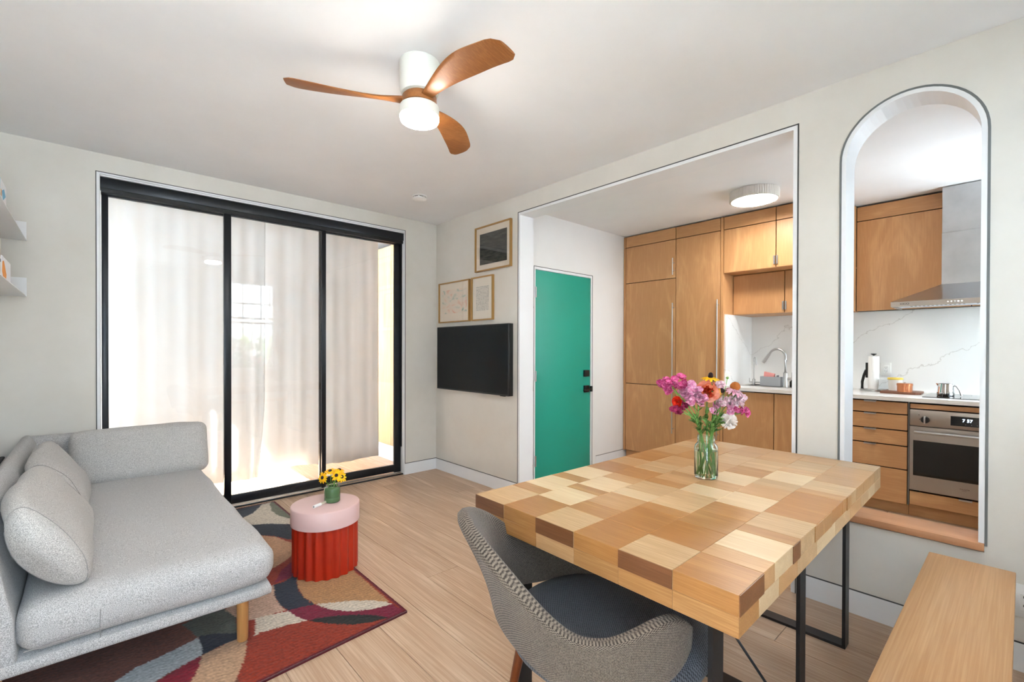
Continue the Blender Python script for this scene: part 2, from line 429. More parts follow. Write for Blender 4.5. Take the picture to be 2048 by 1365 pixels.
# linings, strips coloured as shadow gaps, baseboards
def frame_u(name, x0, x1, yl, yr, zt, th, mat, label):
    m_ = MB().box(x0, x1, yl - th, yl, 0, zt).box(x0, x1, yr, yr + th, 0, zt).box(x0, x1, yr + th, yl - th, zt - th, zt)
    return struct(name, m_, mat, label=label)
t1 = frame_u('trim_1', -0.001, T + .002, OYL, OYR, OZ, 0.02, M['white_trim'], 'white lining of the wide kitchen opening')
bw = 0.006
obj('shadow_gap_strip', MB().box(-.003, .01, OYL, OYL + bw, .118, OZ + bw).box(-.003, .01, OYR - bw, OYR, 0, OZ + bw).box(-.003, .01, OYR, OYL, OZ, OZ + bw), M['gap_bar_grey'], t1)  # flat strip, dark colour stands in for the shadow of a recess
def arch_band(r0, r1, x0, x1, zb):
    m_ = MB(); P = []
    path = [('s', AYL, zb)]
    pts0 = [(ACY + r0, zb)] + [(ACY + r0 * math.cos(PI * i / na), ACZ + r0 * math.sin(PI * i / na)) for i in range(na + 1)] + [(ACY - r0, zb)]
    pts1 = [(ACY + r1, zb)] + [(ACY + r1 * math.cos(PI * i / na), ACZ + r1 * math.sin(PI * i / na)) for i in range(na + 1)] + [(ACY - r1, zb)]
    for (a, b, c, d) in zip(pts0[:-1], pts0[1:], pts1[1:], pts1[:-1]): m_.prism([a, b, c, d], x0, x1, 'x')
    return m_
t2 = struct('trim_2', arch_band(AR - .018, AR, -.002, T + .002, SILL), M['white_trim'], label='white lining of the arched opening', smooth=True, ang=25)
obj('shadow_gap_strip', arch_band(AR, AR + .009, -.003, .01, SILL - .01), plain('arch_gap_shade', S(112, 116, 116), 0.5), t2, smooth=True, ang=25)  # grey strip stands in for the shadow gap round the arch
struct('trim_3', B(-.012, T + .006, AYR, AYL, 0.446, SILL), wood('sill_oak', S(196, 140, 98), S(222, 168, 128), 'y', .45, across=7, along=.6, var=0.0), label='oak sill at the bottom of the arched opening', bevel=.002)
BB = 0.1175
def baseboard(name, m_, label):
    return struct(name, m_, M['white_trim'], label=label)
b1 = baseboard('baseboard_right', MB().box(-.004, 0, OYL + .006, -.004, 0, BB - .006).box(-.004, 0, YS, OYR - .006, 0, BB - .006), 'white baseboard along the wall with the television and arch')
obj('shadow_gap_strip', MB().box(-.002, 0, OYL + .006, -.004, BB - .006, BB).box(-.002, 0, YS, OYR - .006, BB - .006, BB), M['gap_bar_grey'], b1)  # shadow line above the baseboard, as a dark strip
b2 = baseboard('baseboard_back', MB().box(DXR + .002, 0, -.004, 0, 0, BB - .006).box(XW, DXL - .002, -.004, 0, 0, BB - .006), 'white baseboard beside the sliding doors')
obj('shadow_gap_strip', MB().box(DXR + .002, 0, -.002, 0, BB - .006, BB).box(XW, DXL - .002, -.002, 0, BB - .006, BB), M['gap_bar_grey'], b2)
b3 = baseboard('baseboard_kitchen', MB().box(DX1 + .09, 1.905, KY - .004, KY, 0, .10), 'white baseboard beside the green door')
obj('shadow_gap_strip', MB().box(DX1 + .09, 1.905, KY - .002, KY, .10, .105), M['gap_bar_grey'], b3)
b4 = baseboard('baseboard_left', MB().box(XW, XW + .004, YS, -.004, 0, BB), 'white baseboard behind the sofa')

# green door
gd = thing('door_1', 'teal green flat entrance door with black lever handle in the kitchen', 'door', (DX0, KY, 0), kind='structure')
GREEN = plain('teal_paint', S(30, 160, 138), 0.45)
obj('leaf', B(DX0 + .004, DX1 - .004, KY + .008, KY + .05, .006, DZ1 - .004), GREEN, gd, bevel=.002)
obj('frame', MB().box(DX0 - .022, DX0, KY + .001, KY + .09, 0, DZ1 + .024).box(DX1, DX1 + .022, KY + .001, KY + .09, 0, DZ1 + .024).box(DX0, DX1, KY + .001, KY + .09, DZ1, DZ1 + .024), M['white_trim'], gd)
obj('shadow_gap_strip', MB().box(DX0 - .026, DX0 - .021, KY - .002, KY + .003, 0, DZ1 + .03).box(DX1 + .021, DX1 + .026, KY - .002, KY + .003, 0, DZ1 + .03).box(DX0 - .026, DX1 + .026, KY - .002, KY + .003, DZ1 + .025, DZ1 + .030), M['gap_bar_grey'], gd)  # shadow line round the door frame, as a dark strip
for zz in (1.83, 1.017, .193):
    h = obj('hinge', B(DX0 - .004, DX0 + .016, KY - .002, KY + .009, zz - .05, zz + .05), M['steel'], gd, bevel=.002)
    obj('hinge_pin', MB().lathe([(.006, zz - .052), (.006, zz + .052)], (DX0 + .001, KY - .004, 0), 10), M['steel'], h, smooth=True)
for zz in (1.729, .93, .12):
    obj('wall_clip', MB().prism([(DX0 - .03, zz - .055), (DX0 - .06, zz - .01), (DX0 - .045, zz + .012), (DX0 - .028, zz + .05)], KY - .006, KY, 'y'), M['steel'], gd)
obj('deadbolt', B(1.180, 1.262, KY - .014, KY + .009, .985, 1.056), M['black'], gd, bevel=.004, label='square black deadbolt')
lv = obj('lever_handle', MB().box(1.185, 1.262, KY - .012, KY + .009, .815, .89), M['black'], gd, bevel=.003, label='black lever handle on square plate')
obj('lever', MB().tube([(1.235, KY - .01, .852), (1.235, KY - .045, .852)], .010).tube([(1.245, KY - .045, .852), (1.12, KY - .048, .846)], .008), M['black'], lv, smooth=True)
obj('strike_plate', B(1.285, 1.312, KY - .02, KY + .002, .82, .88), M['black'], gd, bevel=.003)

# sliding doors
trk = struct('trim_4', MB().box(DXL + .019, DXR - .006, .016, .11, 2.375, 2.447), M['door_black'], label='black aluminium top track of the sliding doors', bevel=.002)
obj('lower_channel', B(DXL + .024, DXR - .008, .024, .105, 2.345, 2.376), plain('track_shadow', S(14, 15, 17), .5), trk)
ft = obj('floor_track', B(DXL + .02, DXR - .006, .02, .115, 0.0, .012), M['door_black'], trk)
obj('track_runner', B(DXL + .02, DXR - .006, .028, .033, .012, .02), M['chrome'], ft)
cas = struct('trim_5', MB().box(DXL, DXL + .018, -.001, .12, 0, DZ).box(DXR - .005, DXR, -.001, .12, 0, DZ).box(DXL + .018, DXR - .005, -.001, .12, 2.448, DZ), M['white_trim'], label='white casing around the sliding doors')
obj('shadow_gap_strip', MB().box(DXL - .005, DXL, -.003, .004, BB, DZ + .005).box(DXR, DXR + .005, -.003, .004, BB, DZ + .005).box(DXL, DXR, -.003, .004, DZ, DZ + .005), M['gap_bar_grey'], cas)  # shadow line round the casing, as a dark strip
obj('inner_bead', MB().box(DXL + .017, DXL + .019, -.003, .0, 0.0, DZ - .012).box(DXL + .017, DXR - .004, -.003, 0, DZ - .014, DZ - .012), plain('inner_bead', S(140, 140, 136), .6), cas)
obj('brush_seal', B(DXR - .012, DXR - .004, .05, .10, .28, 2.375), M['black'], cas)
def slider(name, x0, x1, y, sl, sr, label):
    d = thing(name, label, 'sliding door', ((x0 + x1) / 2, y, 0.02), kind='structure')
    obj('stile', B(x0, x0 + sl, y - .014, y + .014, .02, 2.37), M['door_black'], d, bevel=.002)
    obj('stile', B(x1 - sr, x1, y - .014, y + .014, .02, 2.37), M['door_black'], d, bevel=.002)
    obj('top_rail', B(x0 + sl, x1 - sr, y - .013, y + .013, 2.335, 2.37), M['door_black'], d)
    obj('bottom_rail', B(x0 + sl, x1 - sr, y - .014, y + .014, .03, .10), M['door_black'], d, bevel=.002)
    obj('pane', B(x0 + sl - .002, x1 - sr + .002, y - .002, y + .002, .098, 2.337), M['door_pane'], d)
    return d
slider('door_2', -2.676, -1.905, .088, .036, .04, 'leftmost black framed sliding glass panel, partly behind the sofa')
slider('door_3', -1.950, -1.150, .052, .050, .038, 'middle black framed sliding glass panel reflecting a barred window')
slider('door_4', -1.195, -.378, .088, .055, .070, 'rightmost black framed sliding glass panel next to the television corner')

# windows
def window(name, x0, x1, z0, z1, label, plane='y', p=YS, bars=True):
    w_ = thing(name, label, 'window', (0, 0, 0), kind='structure')
    inn = -1 if plane == 'y' else -1
    def bx(a0, a1, d0, d1, c0, c1):
        return B(a0, a1, p - d1, p - d0, c0, c1) if plane == 'y' else B(p - d1, p - d0, a0, a1, c0, c1)
    zm = z0 + (z1 - z0) * .56
    for nm, a in (('jamb', (x0, x0 + .04, .02, .11, z0, z1)), ('jamb', (x1 - .04, x1, .02, .11, z0, z1)), ('head', (x0 + .04, x1 - .04, .02, .11, z1 - .04, z1)), ('sill', (x0 - .02, x1 + .02, -.03, .11, z0 - .03, z0 + .02)),
                  ('meeting_rail', (x0 + .04, x1 - .04, .05, .08, zm - .06, zm - .03)), ('meeting_rail', (x0 + .04, x1 - .04, .05, .08, zm + .02, zm + .05))):
        obj(nm, bx(*a), M['white_trim'], w_)
    obj('pane', bx(x0 + .04, x1 - .04, .064, .066, z0 + .02, z1 - .04), M['pane'], w_)
    if bars:
        n = 5
        for i in range(n):
            xx = x0 + (x1 - x0) * (i + .6) / (n + .1)
            obj('security_bar', bx(xx - .006, xx + .006, .105, .117, z0 + .02, z1 - .03), M['gap_bar_grey'], w_)
        obj('security_bar', bx(x0 + .03, x1 - .03, .105, .117, z1 - .38, z1 - .36), M['gap_bar_grey'], w_)
    return w_
window('window_1', WX[0][0], WX[0][1], WZ[0][0], WZ[0][1], 'barred sash window facing the sofa end of the sliding doors')
window('window_2', WX[1][0], WX[1][1], WZ[1][0], WZ[1][1], 'barred sash window reflected in the middle sliding door')
window('window_3', WX[2][0], WX[2][1], WZ[2][0], WZ[2][1], 'kitchen window beyond the arched opening', bars=False)
window('window_4', 0.55, 2.05, .25, 2.15, 'tall bedroom side window behind the curtains', 'x', XW, bars=False)
# what lies outside the barred window
o_ = struct('ground', MB().box(-40, XW - .12, -40, 40, -.6, -.5).box(XE + .12, 40, -40, 40, -.6, -.5).box(XW - .12, XE + .12, -40, YS - .2, -.6, -.5).box(XW - .12, XE + .12, YN + .2, 40, -.6, -.5), plain('paving', S(190, 194, 198), .9), label='paved ground outside')
tag(obj('garden_wall', B(-6, -1.6, -8.2, -8.0, -.5, .9), plain('painted_fence', S(220, 220, 215), .8)), 'white garden wall outside the barred windows', 'wall')
tag(obj('neighbour_house', B(-1.5, 4, -7.3, -6.6, -.5, 3.3), plain('house_white', S(230, 230, 228), .8)), 'white neighbouring house outside the barred window', 'house')
tag(obj('side_blocker', B(-1.56, -1.5, -6.58, -4.80, -.5, 2.4), plain('blocker_white', S(226, 226, 224), .8)), 'added unseen white panel between the two barred windows outside', 'blocker')  # added unseen panel, blocks sidelight entering the second window
hd = MB(); rr = random.Random(5)
for i in range(900):
    c = Vector((rr.uniform(-1.4, 0.8), rr.uniform(-6.5, -6.1), rr.uniform(-.4, 1.5))); a = Vector((rr.uniform(-1, 1), rr.uniform(-1, 1), rr.uniform(-1, 1))).normalized(); b = a.orthogonal().normalized()
    hd.add([c - a * .10, c + b * .05, c + a * .10, c - b * .05], [(0, 1, 2, 3)])
tag(obj('hedge', hd, plain('hedge_leaf', S(96, 120, 70), .7), kind='stuff'), 'green leafy hedge in front of the neighbouring house', 'hedge')
# ------------------------------------------------------------------ bedroom
CURT, cnt, cp = new_mat('linen_curtain')
cp.inputs['Base Color'].default_value = S(236, 237, 236); cp.inputs['Roughness'].default_value = .95; cp.inputs['Specular IOR Level'].default_value = .1
_tr = N(cnt, 'ShaderNodeBsdfTranslucent'); _tr.inputs[0].default_value = S(222, 224, 224)
_mx = N(cnt, 'ShaderNodeMixShader', i_0=.36); cnt.links.new(cp.outputs[0], _mx.inputs[1]); cnt.links.new(_tr.outputs[0], _mx.inputs[2]); cnt.links.new(_mx.outputs[0], cnt.nodes['Material Output'].inputs[0])
def curtain(x0, x1, y, z0, z1, seed, label, amp=.011, zslope=0.0, yslope=0.0, gap=0.0):
    r_ = random.Random(seed); nx = int((x1 - x0) / .012); nz = 16
    ph = [r_.uniform(0, 6.3) for _ in range(6)]
    def yy(t, s):
        x = x0 + (x1 - x0) * t
        f = math.sin(x * 38 + ph[0] + 1.2 * math.sin(x * 7 + ph[1])) * .6 + math.sin(x * 19 + ph[2]) * .5 + .35 * math.sin(x * 61 + ph[3])
        return y + yslope * t + amp * f * (1 - .25 * s)
    P = []
    for i in range(nx + 1):
        t = i / nx; row = []
        for j in range(nz + 1):
            s = j / nz; zb = z0 + zslope * t + .012 * math.sin(t * 9 + ph[4])
            z_ = zb + (z1 - zb) * s; pull = gap * max(0, 1 - (z_ - .1) / .65) * max(0, t - .9) * 10
            row.append((x0 + (x1 - x0) * t + .010 * math.sin(t * 40 + ph[5]) * (1 - s) - pull, yy(t, s), z_))
        P.append(row)
    o = obj('curtain', MB().grid(P), CURT, smooth=True, ang=180)
    md = o.modifiers.new('cloth', 'SOLIDIFY'); md.thickness = .0025
    tag(o, label, 'curtain', 'linen curtains behind the sliding doors'); return o
curtain(-3.05, -1.555, .42, .125, 2.55, 1, 'pale linen curtain behind the left and middle sliding panels', gap=.05)
curtain(-1.575, -.42, .46, .155, 2.55, 2, 'pale linen curtain behind the right sliding panel', zslope=-.05, yslope=.04)
wd = thing('wardrobe', 'pale birch wardrobe beside the curtain behind the right sliding panel', 'wardrobe', (.05, 1.0, 0))
BIRCHP = wood('wardrobe_birch', S(200, 160, 122), S(218, 182, 146), 'z', .45, across=3, along=.7, var=.02)
obj('plinth', B(-.19, .35, .14, 2.2, 0, .17), M['white_trim'], wd)
obj('carcass', B(-.18, .35, .14, 2.2, .17, 2.46), M['carcass'], wd)
for a, b in ((.145, .62), (.625, 1.1), (1.105, 1.6), (1.605, 2.195)):
    obj('door', B(-.20, -.182, a, b, .175, 2.455), BIRCHP, wd, bevel=.001, seg=1)

# ------------------------------------------------------------------ rug
RUG = [
('camel',[(-1.898, -1.533), (-1.927, -1.646), (-1.935, -1.758), (-1.916, -1.865), (-1.848, -1.917), (-1.763, -1.958), (-1.686, -2.023), (-1.629, -2.099), (-1.63, -2.118), (-1.626, -1.585), (-1.664, -1.44), (-1.825, -1.366)]),
('cream',[(-1.916, -1.865), (-1.845, -1.909), (-1.763, -1.958), (-1.686, -2.023), (-1.644, -2.078), (-1.63, -2.118), (-1.722, -2.098), (-1.818, -2.039), (-1.882, -1.954)]),
('raspberry',[(-2.032, -1.833), (-1.965, -1.85), (-1.917, -1.868), (-1.882, -1.954), (-1.818, -2.039), (-1.722, -2.098), (-1.63, -2.118), (-1.613, -2.238), (-1.679, -2.272), (-1.698, -2.216), (-1.745, -2.146), (-1.815, -2.079), (-1.89, -2.025), (-1.993, -1.98), (-2.019, -1.913)]),
('black',[(-1.993, -1.98), (-1.89, -2.025), (-1.815, -2.079), (-1.745, -2.146), (-1.698, -2.216), (-1.77, -2.198), (-1.849, -2.157), (-1.915, -2.089), (-1.964, -2.024)]),
('navy',[(-2.012, -1.525), (-1.96, -1.525), (-1.908, -1.493), (-1.88, -1.5), (-1.909, -1.571), (-1.932, -1.664), (-1.935, -1.758), (-1.919, -1.866), (-1.965, -1.85), (-2.032, -1.833), (-2.047, -1.748), (-2.04, -1.642)]),
('pink',[(-2.065, -1.552), (-2.035, -1.526), (-2.01, -1.521), (-2.041, -1.649), (-2.048, -1.739), (-2.038, -1.827), (-2.193, -1.804), (-2.272, -1.671), (-2.237, -1.591), (-2.138, -1.561)]),
('cream',[(-2.148, -1.806), (-2.082, -1.825), (-2.032, -1.838), (-2.019, -1.913), (-1.993, -1.98), (-2.085, -1.957), (-2.18, -1.937), (-2.202, -1.948), (-2.167, -1.802)]),
('greygreen',[(-2.431, -1.637), (-2.356, -1.601), (-2.259, -1.602), (-2.232, -1.736), (-2.261, -1.918), (-2.347, -1.81), (-2.392, -1.79), (-2.403, -1.728)]),
('navy',[(-2.39, -1.792), (-2.345, -1.801), (-2.252, -1.875), (-2.26, -1.924), (-2.327, -1.928), (-2.396, -1.946)]),
('lightgrey',[(-2.705, -1.91), (-2.672, -1.911), (-2.609, -1.863), (-2.503, -1.836), (-2.391, -1.801), (-2.392, -1.908), (-2.401, -1.946), (-2.518, -1.986), (-2.56, -2.012), (-2.603, -2.039)]),
('crimson',[(-2.607, -2.043), (-2.557, -2.014), (-2.483, -1.98), (-2.402, -1.947), (-2.422, -2.023), (-2.461, -2.101), (-2.487, -2.151)]),
('beige',[(-2.487, -2.151), (-2.459, -2.103), (-2.422, -2.023), (-2.396, -1.946), (-2.265, -1.919), (-2.234, -1.948), (-2.255, -2.031), (-2.283, -2.114), (-2.337, -2.213), (-2.367, -2.259)]),
('navy',[(-1.955, -0.029), (-1.887, -0.013), (-1.679, -0.013), (-1.737, -0.122), (-1.811, -0.239), (-1.893, -0.299), (-1.955, -0.311)]),
('cream',[(-1.893, -0.299), (-1.811, -0.239), (-1.737, -0.122), (-1.679, -0.013), (-1.614, 0.004), (-1.657, -0.105), (-1.69, -0.282), (-1.684, -0.417), (-1.649, -0.525), (-1.606, -0.609), (-1.632, -0.716), (-1.672, -0.666), (-1.779, -0.559), (-1.888, -0.493), (-1.938, -0.483)]),
('olive',[(-1.657, -0.105), (-1.622, -0.026), (-1.605, -0.726), (-1.632, -0.57), (-1.649, -0.525), (-1.684, -0.417), (-1.69, -0.282)]),
('navy',[(-1.921, -0.485), (-1.888, -0.493), (-1.779, -0.559), (-1.672, -0.666), (-1.625, -0.764), (-1.708, -1.045), (-1.764, -0.946), (-1.816, -0.829), (-1.888, -0.739), (-1.93, -0.689)]),
('taupe',[(-1.946, -0.663), (-1.887, -0.748), (-1.815, -0.841), (-1.769, -1.011), (-1.783, -1.115), (-1.834, -1.225), (-1.886, -1.272), (-1.963, -1.318), (-2.045, -1.319), (-2.037, -1.068)]),
('raspberry',[(-1.758, -1.231), (-1.86, -1.311), (-1.931, -1.375), (-1.991, -1.483), (-2.007, -1.508), (-1.915, -1.494), (-1.826, -1.516)]),
]
RCOL = {'camel': (164, 122, 80), 'cream': (190, 180, 164), 'raspberry': (112, 20, 46), 'black': (34, 34, 30), 'navy': (36, 42, 54), 'pink': (178, 148, 128), 'greygreen': (84, 88, 78), 'lightgrey': (168, 174, 176), 'crimson': (118, 8, 32), 'beige': (178, 144, 114), 'olive': (108, 110, 92), 'taupe': (170, 130, 98), 'rust': (134, 44, 22), 'brown': (112, 64, 48), 'maroon': (92, 14, 26)}
RX1, RX0, RYF = -1.605, -3.02, -.045
def ryn(x): return -2.222 + .085 * (x + 1.608)
nu, nv = 250, 380
uu, vv = np.meshgrid(np.linspace(0, 1, nu + 1), np.linspace(0, 1, nv + 1), indexing='ij')
gx = RX1 + (RX0 - RX1) * uu; gn = -2.222 + .085 * (gx + 1.608); gy = gn + (RYF - gn) * vv
def inpoly(px, py, poly):
    c = np.zeros(px.shape, bool); n = len(poly); j = n - 1
    for i in range(n):
        xi, yi = poly[i]; xj, yj = poly[j]
        k_ = ((yi > py) != (yj > py)) & (px < (xj - xi) * (py - yi) / ((yj - yi) if abs(yj - yi) > 1e-12 else 1e-12) + xi)
        c ^= k_; j = i
    return c
rng = np.random.default_rng(2)
jx = gx + rng.normal(0, .0022, gx.shape); jy = gy + rng.normal(0, .0022, gx.shape)
colr = np.zeros(gx.shape + (3,)); colr[:] = RCOL['rust']
left = gx < -2.24 + .25 * np.sin(gy * 2)
colr[(gx < -2.32)] = RCOL['brown']
for n_, poly in RUG: colr[inpoly(jx, jy, poly)] = RCOL[n_]
edge = (gx > RX1 - .012) | (gy - gn < .014) | (gy > RYF - .012)
colr[edge] = RCOL['maroon']
colr *= (1 + rng.normal(0, .07, gx.shape) + .05 * np.sin(gy * 300 + 3 * np.sin(gx * 40)))[..., None]
lin = np.clip(colr / 255, 0, 1); lin = np.where(lin <= .04045, lin / 12.92, ((lin + .055) / 1.055) ** 2.4)
gz = .011 + rng.normal(0, .0006, gx.shape)
vt = np.stack([gx, gy, gz], -1).reshape(-1, 3)
idx = np.arange((nu + 1) * (nv + 1)).reshape(nu + 1, nv + 1)
q = np.stack([idx[:-1, :-1], idx[1:, :-1], idx[1:, 1:], idx[:-1, 1:]], -1).reshape(-1, 4)
bd = np.concatenate([idx[:, 0], idx[-1, 1:], idx[-2::-1, -1], idx[0, -2:0:-1]])
lo = vt[bd].copy(); lo[:, 2] = .0005; nb = len(bd); o_ = len(vt)
sk = np.stack([bd, np.roll(bd, -1), o_ + np.roll(np.arange(nb), -1), o_ + np.arange(nb)], -1)
me = bpy.data.meshes.new('rug'); me.from_pydata(np.concatenate([vt, lo]).tolist(), [], np.concatenate([q, sk]).tolist())
ca = me.color_attributes.new('pile', 'FLOAT_COLOR', 'POINT')
mar = np.array([S(*RCOL['maroon'])[:3]] * nb)
full = np.concatenate([lin.reshape(-1, 3), mar]); ca.data.foreach_set('color', np.concatenate([full, np.ones((len(full), 1))], 1).astype(np.float32).ravel())
me.shade_smooth(); me.update()
m_, nt_, p_ = new_mat('wool_pile'); at = N(nt_, 'ShaderNodeAttribute', attribute_name='pile'); nt_.links.new(at.outputs['Color'], p_.inputs['Base Color'])
p_.inputs['Roughness'].default_value = 1.0; p_.inputs['Specular IOR Level'].default_value = .05; p_.inputs['Sheen Weight'].default_value = .2
me.materials.append(m_)
rug = bpy.data.objects.new('rug', me); COL.objects.link(rug)
tag(rug, 'multicoloured wool rug with swirling arcs under the sofa and red side table', 'rug')

# ------------------------------------------------------------------ sofa
FAB = fabric('sofa_fabric', S(142, 140, 139), S(214, 212, 210), 420, .45)
FAB2 = fabric('cushion_fabric', S(146, 143, 140), S(217, 214, 210), 420, .45)
SEAMC = plain('seam_thread', S(150, 147, 145), .9)
LEGW = wood('sofa_leg_oak', S(196, 142, 84), S(218, 166, 106), 'z', .4, across=10, along=1.2, var=0)
sf = thing('sofa', 'light grey upholstered sofa with low back and round oak legs', 'sofa', (-2.6, -1.05, 0))
SY0, SY1, SX0, SX1 = -2.035, -.06, -3.07, -2.15
obj('base', MB().rbox(((SX1 - SX0) / 2, (SY1 - SY0) / 2, .027), .022, 10, xf=lambda q: q + Vector(((SX0 + SX1) / 2, (SY0 + SY1) / 2, .234))), FAB, sf, smooth=True, ang=180)
def wav(q, a=.004, s=6.0):
    return q + Vector((noise.noise(q * s), noise.noise(q * s + Vector((9, 2, 5))), noise.noise(q * s + Vector((3, 7, 1))))) * a
cx_, cy_ = (-2.925 - 2.135) / 2, (-2.045 - .1) / 2
sc_ = obj('seat_cushion', MB().rbox(((2.925 - 2.135) / 2, (2.045 - .1) / 2, .086), .07, 22, puff=(0, 0, .012), xf=lambda q: wav(q + Vector((cx_, cy_, .343)), .008, 4)), FAB, sf, smooth=True, ang=180)
obj('zip_flap', MB().tube([(-2.90, -2.050, .292), (-2.80, -2.053, .294), (-2.715, -2.052, .296)], .0022, 6).tube([(-2.715, -2.052, .30), (-2.713, -2.052, .265)], .002, 6).tube([(-2.715, -2.052, .30), (-2.713, -2.046, .36)], .0015, 6), SEAMC, sc_, smooth=True)
prof = [(-2.915, .21), (-2.925, .40), (-2.965, .62), (-2.985, .695), (-3.005, .728), (-3.03, .738), (-3.055, .72), (-3.066, .66), (-3.07, .4), (-3.07, .21)]
obj('backrest', MB().prism(prof, SY0 + .005, SY1, 'y'), FAB, sf, bevel=.012, seg=3)
obj('armrest', MB().prism([(-.135, .26), (-.145, .68), (-.13, .72), (-.10, .735), (-.075, .72), (-.065, .68), (-.065, .26)], -3.02, -2.36, 'x'), FAB, sf, bevel=.012, seg=3)
for lx, ly in ((-2.250, -1.945), (-2.250, -.20), (-2.98, -1.945), (-2.98, -.20)):
    obj('leg', MB().lathe([(.019, .0115), (.0215, .016), (.0235, .215)], (lx, ly, 0), 20), LEGW, sf, smooth=True)
def cushion(name, h, r, puff, rot, ctr, label, n=18, amp=.012, mat=FAB2, seam=None):
    mt = Matrix.Rotation(rot[2], 4, 'Z') @ Matrix.Rotation(rot[1], 4, 'Y') @ Matrix.Rotation(rot[0], 4, 'X')
    c = Vector(ctr); xf = lambda q: wav(mt @ q + c, amp, 5)
    th = thing(name, label, 'cushion', tuple(c - Vector((0, 0, h[2]))))
    obj('cover', MB().rbox(h, r, n, puff, xf), mat, th, smooth=True, ang=180)
    if seam:
        for ax in seam:
            pts = []
            for i in range(65):
                a = 2 * PI * i / 64; ca_, sa_ = math.cos(a), math.sin(a)
                e = .35
                pa = math.copysign(abs(ca_) ** e, ca_); pb = math.copysign(abs(sa_) ** e, sa_)
                o1, o2 = (ax[0] + 1) % 3, (ax[0] + 2) % 3
                q = [0, 0, 0]; q[ax[0]] = ax[1] * h[ax[0]] * .78; q[o1] = pa * (h[o1] - r * .12) ; q[o2] = pb * (h[o2] - r * .12)
                pts.append(xf(Vector(q)))
            obj('seam', MB().tube(pts, .0025, 6, caps=False), SEAMC, th, smooth=True)
    return th
cushion('bolster_cushion', (.365, .058, .175), .05, (0, .035, .01), (math.radians(-20), 0, math.radians(-1)), (-2.475, -.235, .578), 'long grey bolster cushion leaning at the far end of the sofa', amp=.010)
S_R = .0016
def loft_cushion(sec, y0, y1, label, seed, seams=True):
    ctr = Vector((sum(p[0] for p in sec) / len(sec), 0, sum(p[1] for p in sec) / len(sec)))
    # smooth closed section (Catmull-Rom)
    n = len(sec); pts = []
    for i in range(n):
        p0, p1, p2, p3 = (Vector((*sec[(i + k) % n], 0)) for k in (-1, 0, 1, 2))
        for k in range(5):
            t = k / 5; q = .5 * ((2 * p1) + (p2 - p0) * t + (2 * p0 - 5 * p1 + 4 * p2 - p3) * t * t + (3 * p1 - p0 - 3 * p2 + p3) * t ** 3); pts.append((q.x, q.y))
    L = 26; rows = []; th = thing('back_cushion', label, 'cushion', (ctr.x, (y0 + y1) / 2, .42))
    for k in range(L + 1):
        v = k / L; e = abs(2 * v - 1); s = (max(0, 1 - e ** 7)) ** .42; s = max(s, .02)
        rows.append([wav(Vector((ctr.x + (p[0] - ctr.x) * s, y0 + (y1 - y0) * v + .02 * (p[1] - ctr.z) * (1 if v > .5 else -1), ctr.z + (p[1] - ctr.z) * s)), .016, 6 + seed) for p in pts])
    m = len(pts); mb = MB(); vv_ = [q for r_ in rows for q in r_]; ff = [(i * m + j, i * m + (j + 1) % m, (i + 1) * m + (j + 1) % m, (i + 1) * m + j) for i in range(L) for j in range(m)]
    ff += [tuple(range(m - 1, -1, -1)), tuple(L * m + j for j in range(m))]
    mb.add(vv_, ff); obj('cover', mb, FAB2, th, smooth=True, ang=180)
    for k in (2, L - 2):
        obj('seam', MB().tube(rows[k] + [rows[k][0]], S_R, 6, caps=False), SEAMC, th, smooth=True)
    return th
loft_cushion([(-2.735, .428), (-2.79, .424), (-2.90, .50), (-2.965, .66), (-2.962, .745), (-2.905, .762), (-2.80, .655), (-2.735, .53)], -2.035, -1.17, 'slumped grey back cushion at the near end of the sofa', 0)
loft_cushion([(-2.745, .428), (-2.80, .424), (-2.905, .50), (-2.962, .66), (-2.960, .735), (-2.905, .752), (-2.815, .655), (-2.745, .53)], -1.19, -.40, 'slumped grey back cushion at the far end, beside the bolster', 1)

# ------------------------------------------------------------------ side table with flowers
STC = (-1.728, -1.503)
st = thing('side_table', 'small round side table with pink lid and fluted red base', 'side table', (STC[0], STC[1], .012))
FL = lambda r, a, z: r * (1 + .038 * math.cos(20 * a))
obj('base', MB().lathe([(.172, .0125), (.172, .282)], (*STC, 0), 220, FL), plain('red_lacquer', S(176, 38, 12), .35, coat=.2), st, smooth=True, ang=60)
obj('lid', MB().lathe([(.180, .283), (.186, .284), (.1865, .379), (.184, .3835), (.18, .385), (0.0, .385)], (*STC, 0), 96), plain('pink_lacquer', S(218, 184, 180), .4), st, smooth=True, ang=50)
VC = (-1.692, -1.508)
vs = thing('bud_vase', 'squat frosted green glass vase on the pink side table', 'vase', (VC[0], VC[1], .386))
m_, nt_, p_ = new_mat('green_frosted_glass'); p_.inputs['Base Color'].default_value = S(92, 128, 84); p_.inputs['Roughness'].default_value = .25; p_.inputs['Transmission Weight'].default_value = .35
obj('body', MB().lathe([(0, .3865), (.040, .3865), (.044, .391), (.044, .413), (.0432, .415), (.0442, .417), (.0442, .462), (.041, .469), (.031, .472), (.024, .4725), (.023, .478), (.021, .478), (.021, .470), (.03, .466), (.04, .46), (.04, .395), (0, .393)], (*VC, 0), 48), m_, vs, smooth=True, ang=50)
mk = thing('marker_pen', 'white marker pen lying beside the green vase', 'pen', (-1.80, -1.52, .3855))
PD = Vector((.145, .075, 0)).normalized()
p0 = Vector((-1.815, -1.56, .394))
obj('barrel', MB().tube([p0 + PD * .05, p0 + PD * .17], .0075, 14), plain('pen_cream', S(206, 196, 176), .4), mk, smooth=True)
cpn = obj('cap', MB().tube([p0, p0 + PD * .052], .0085, 14), M['white_plastic'], mk, smooth=True)
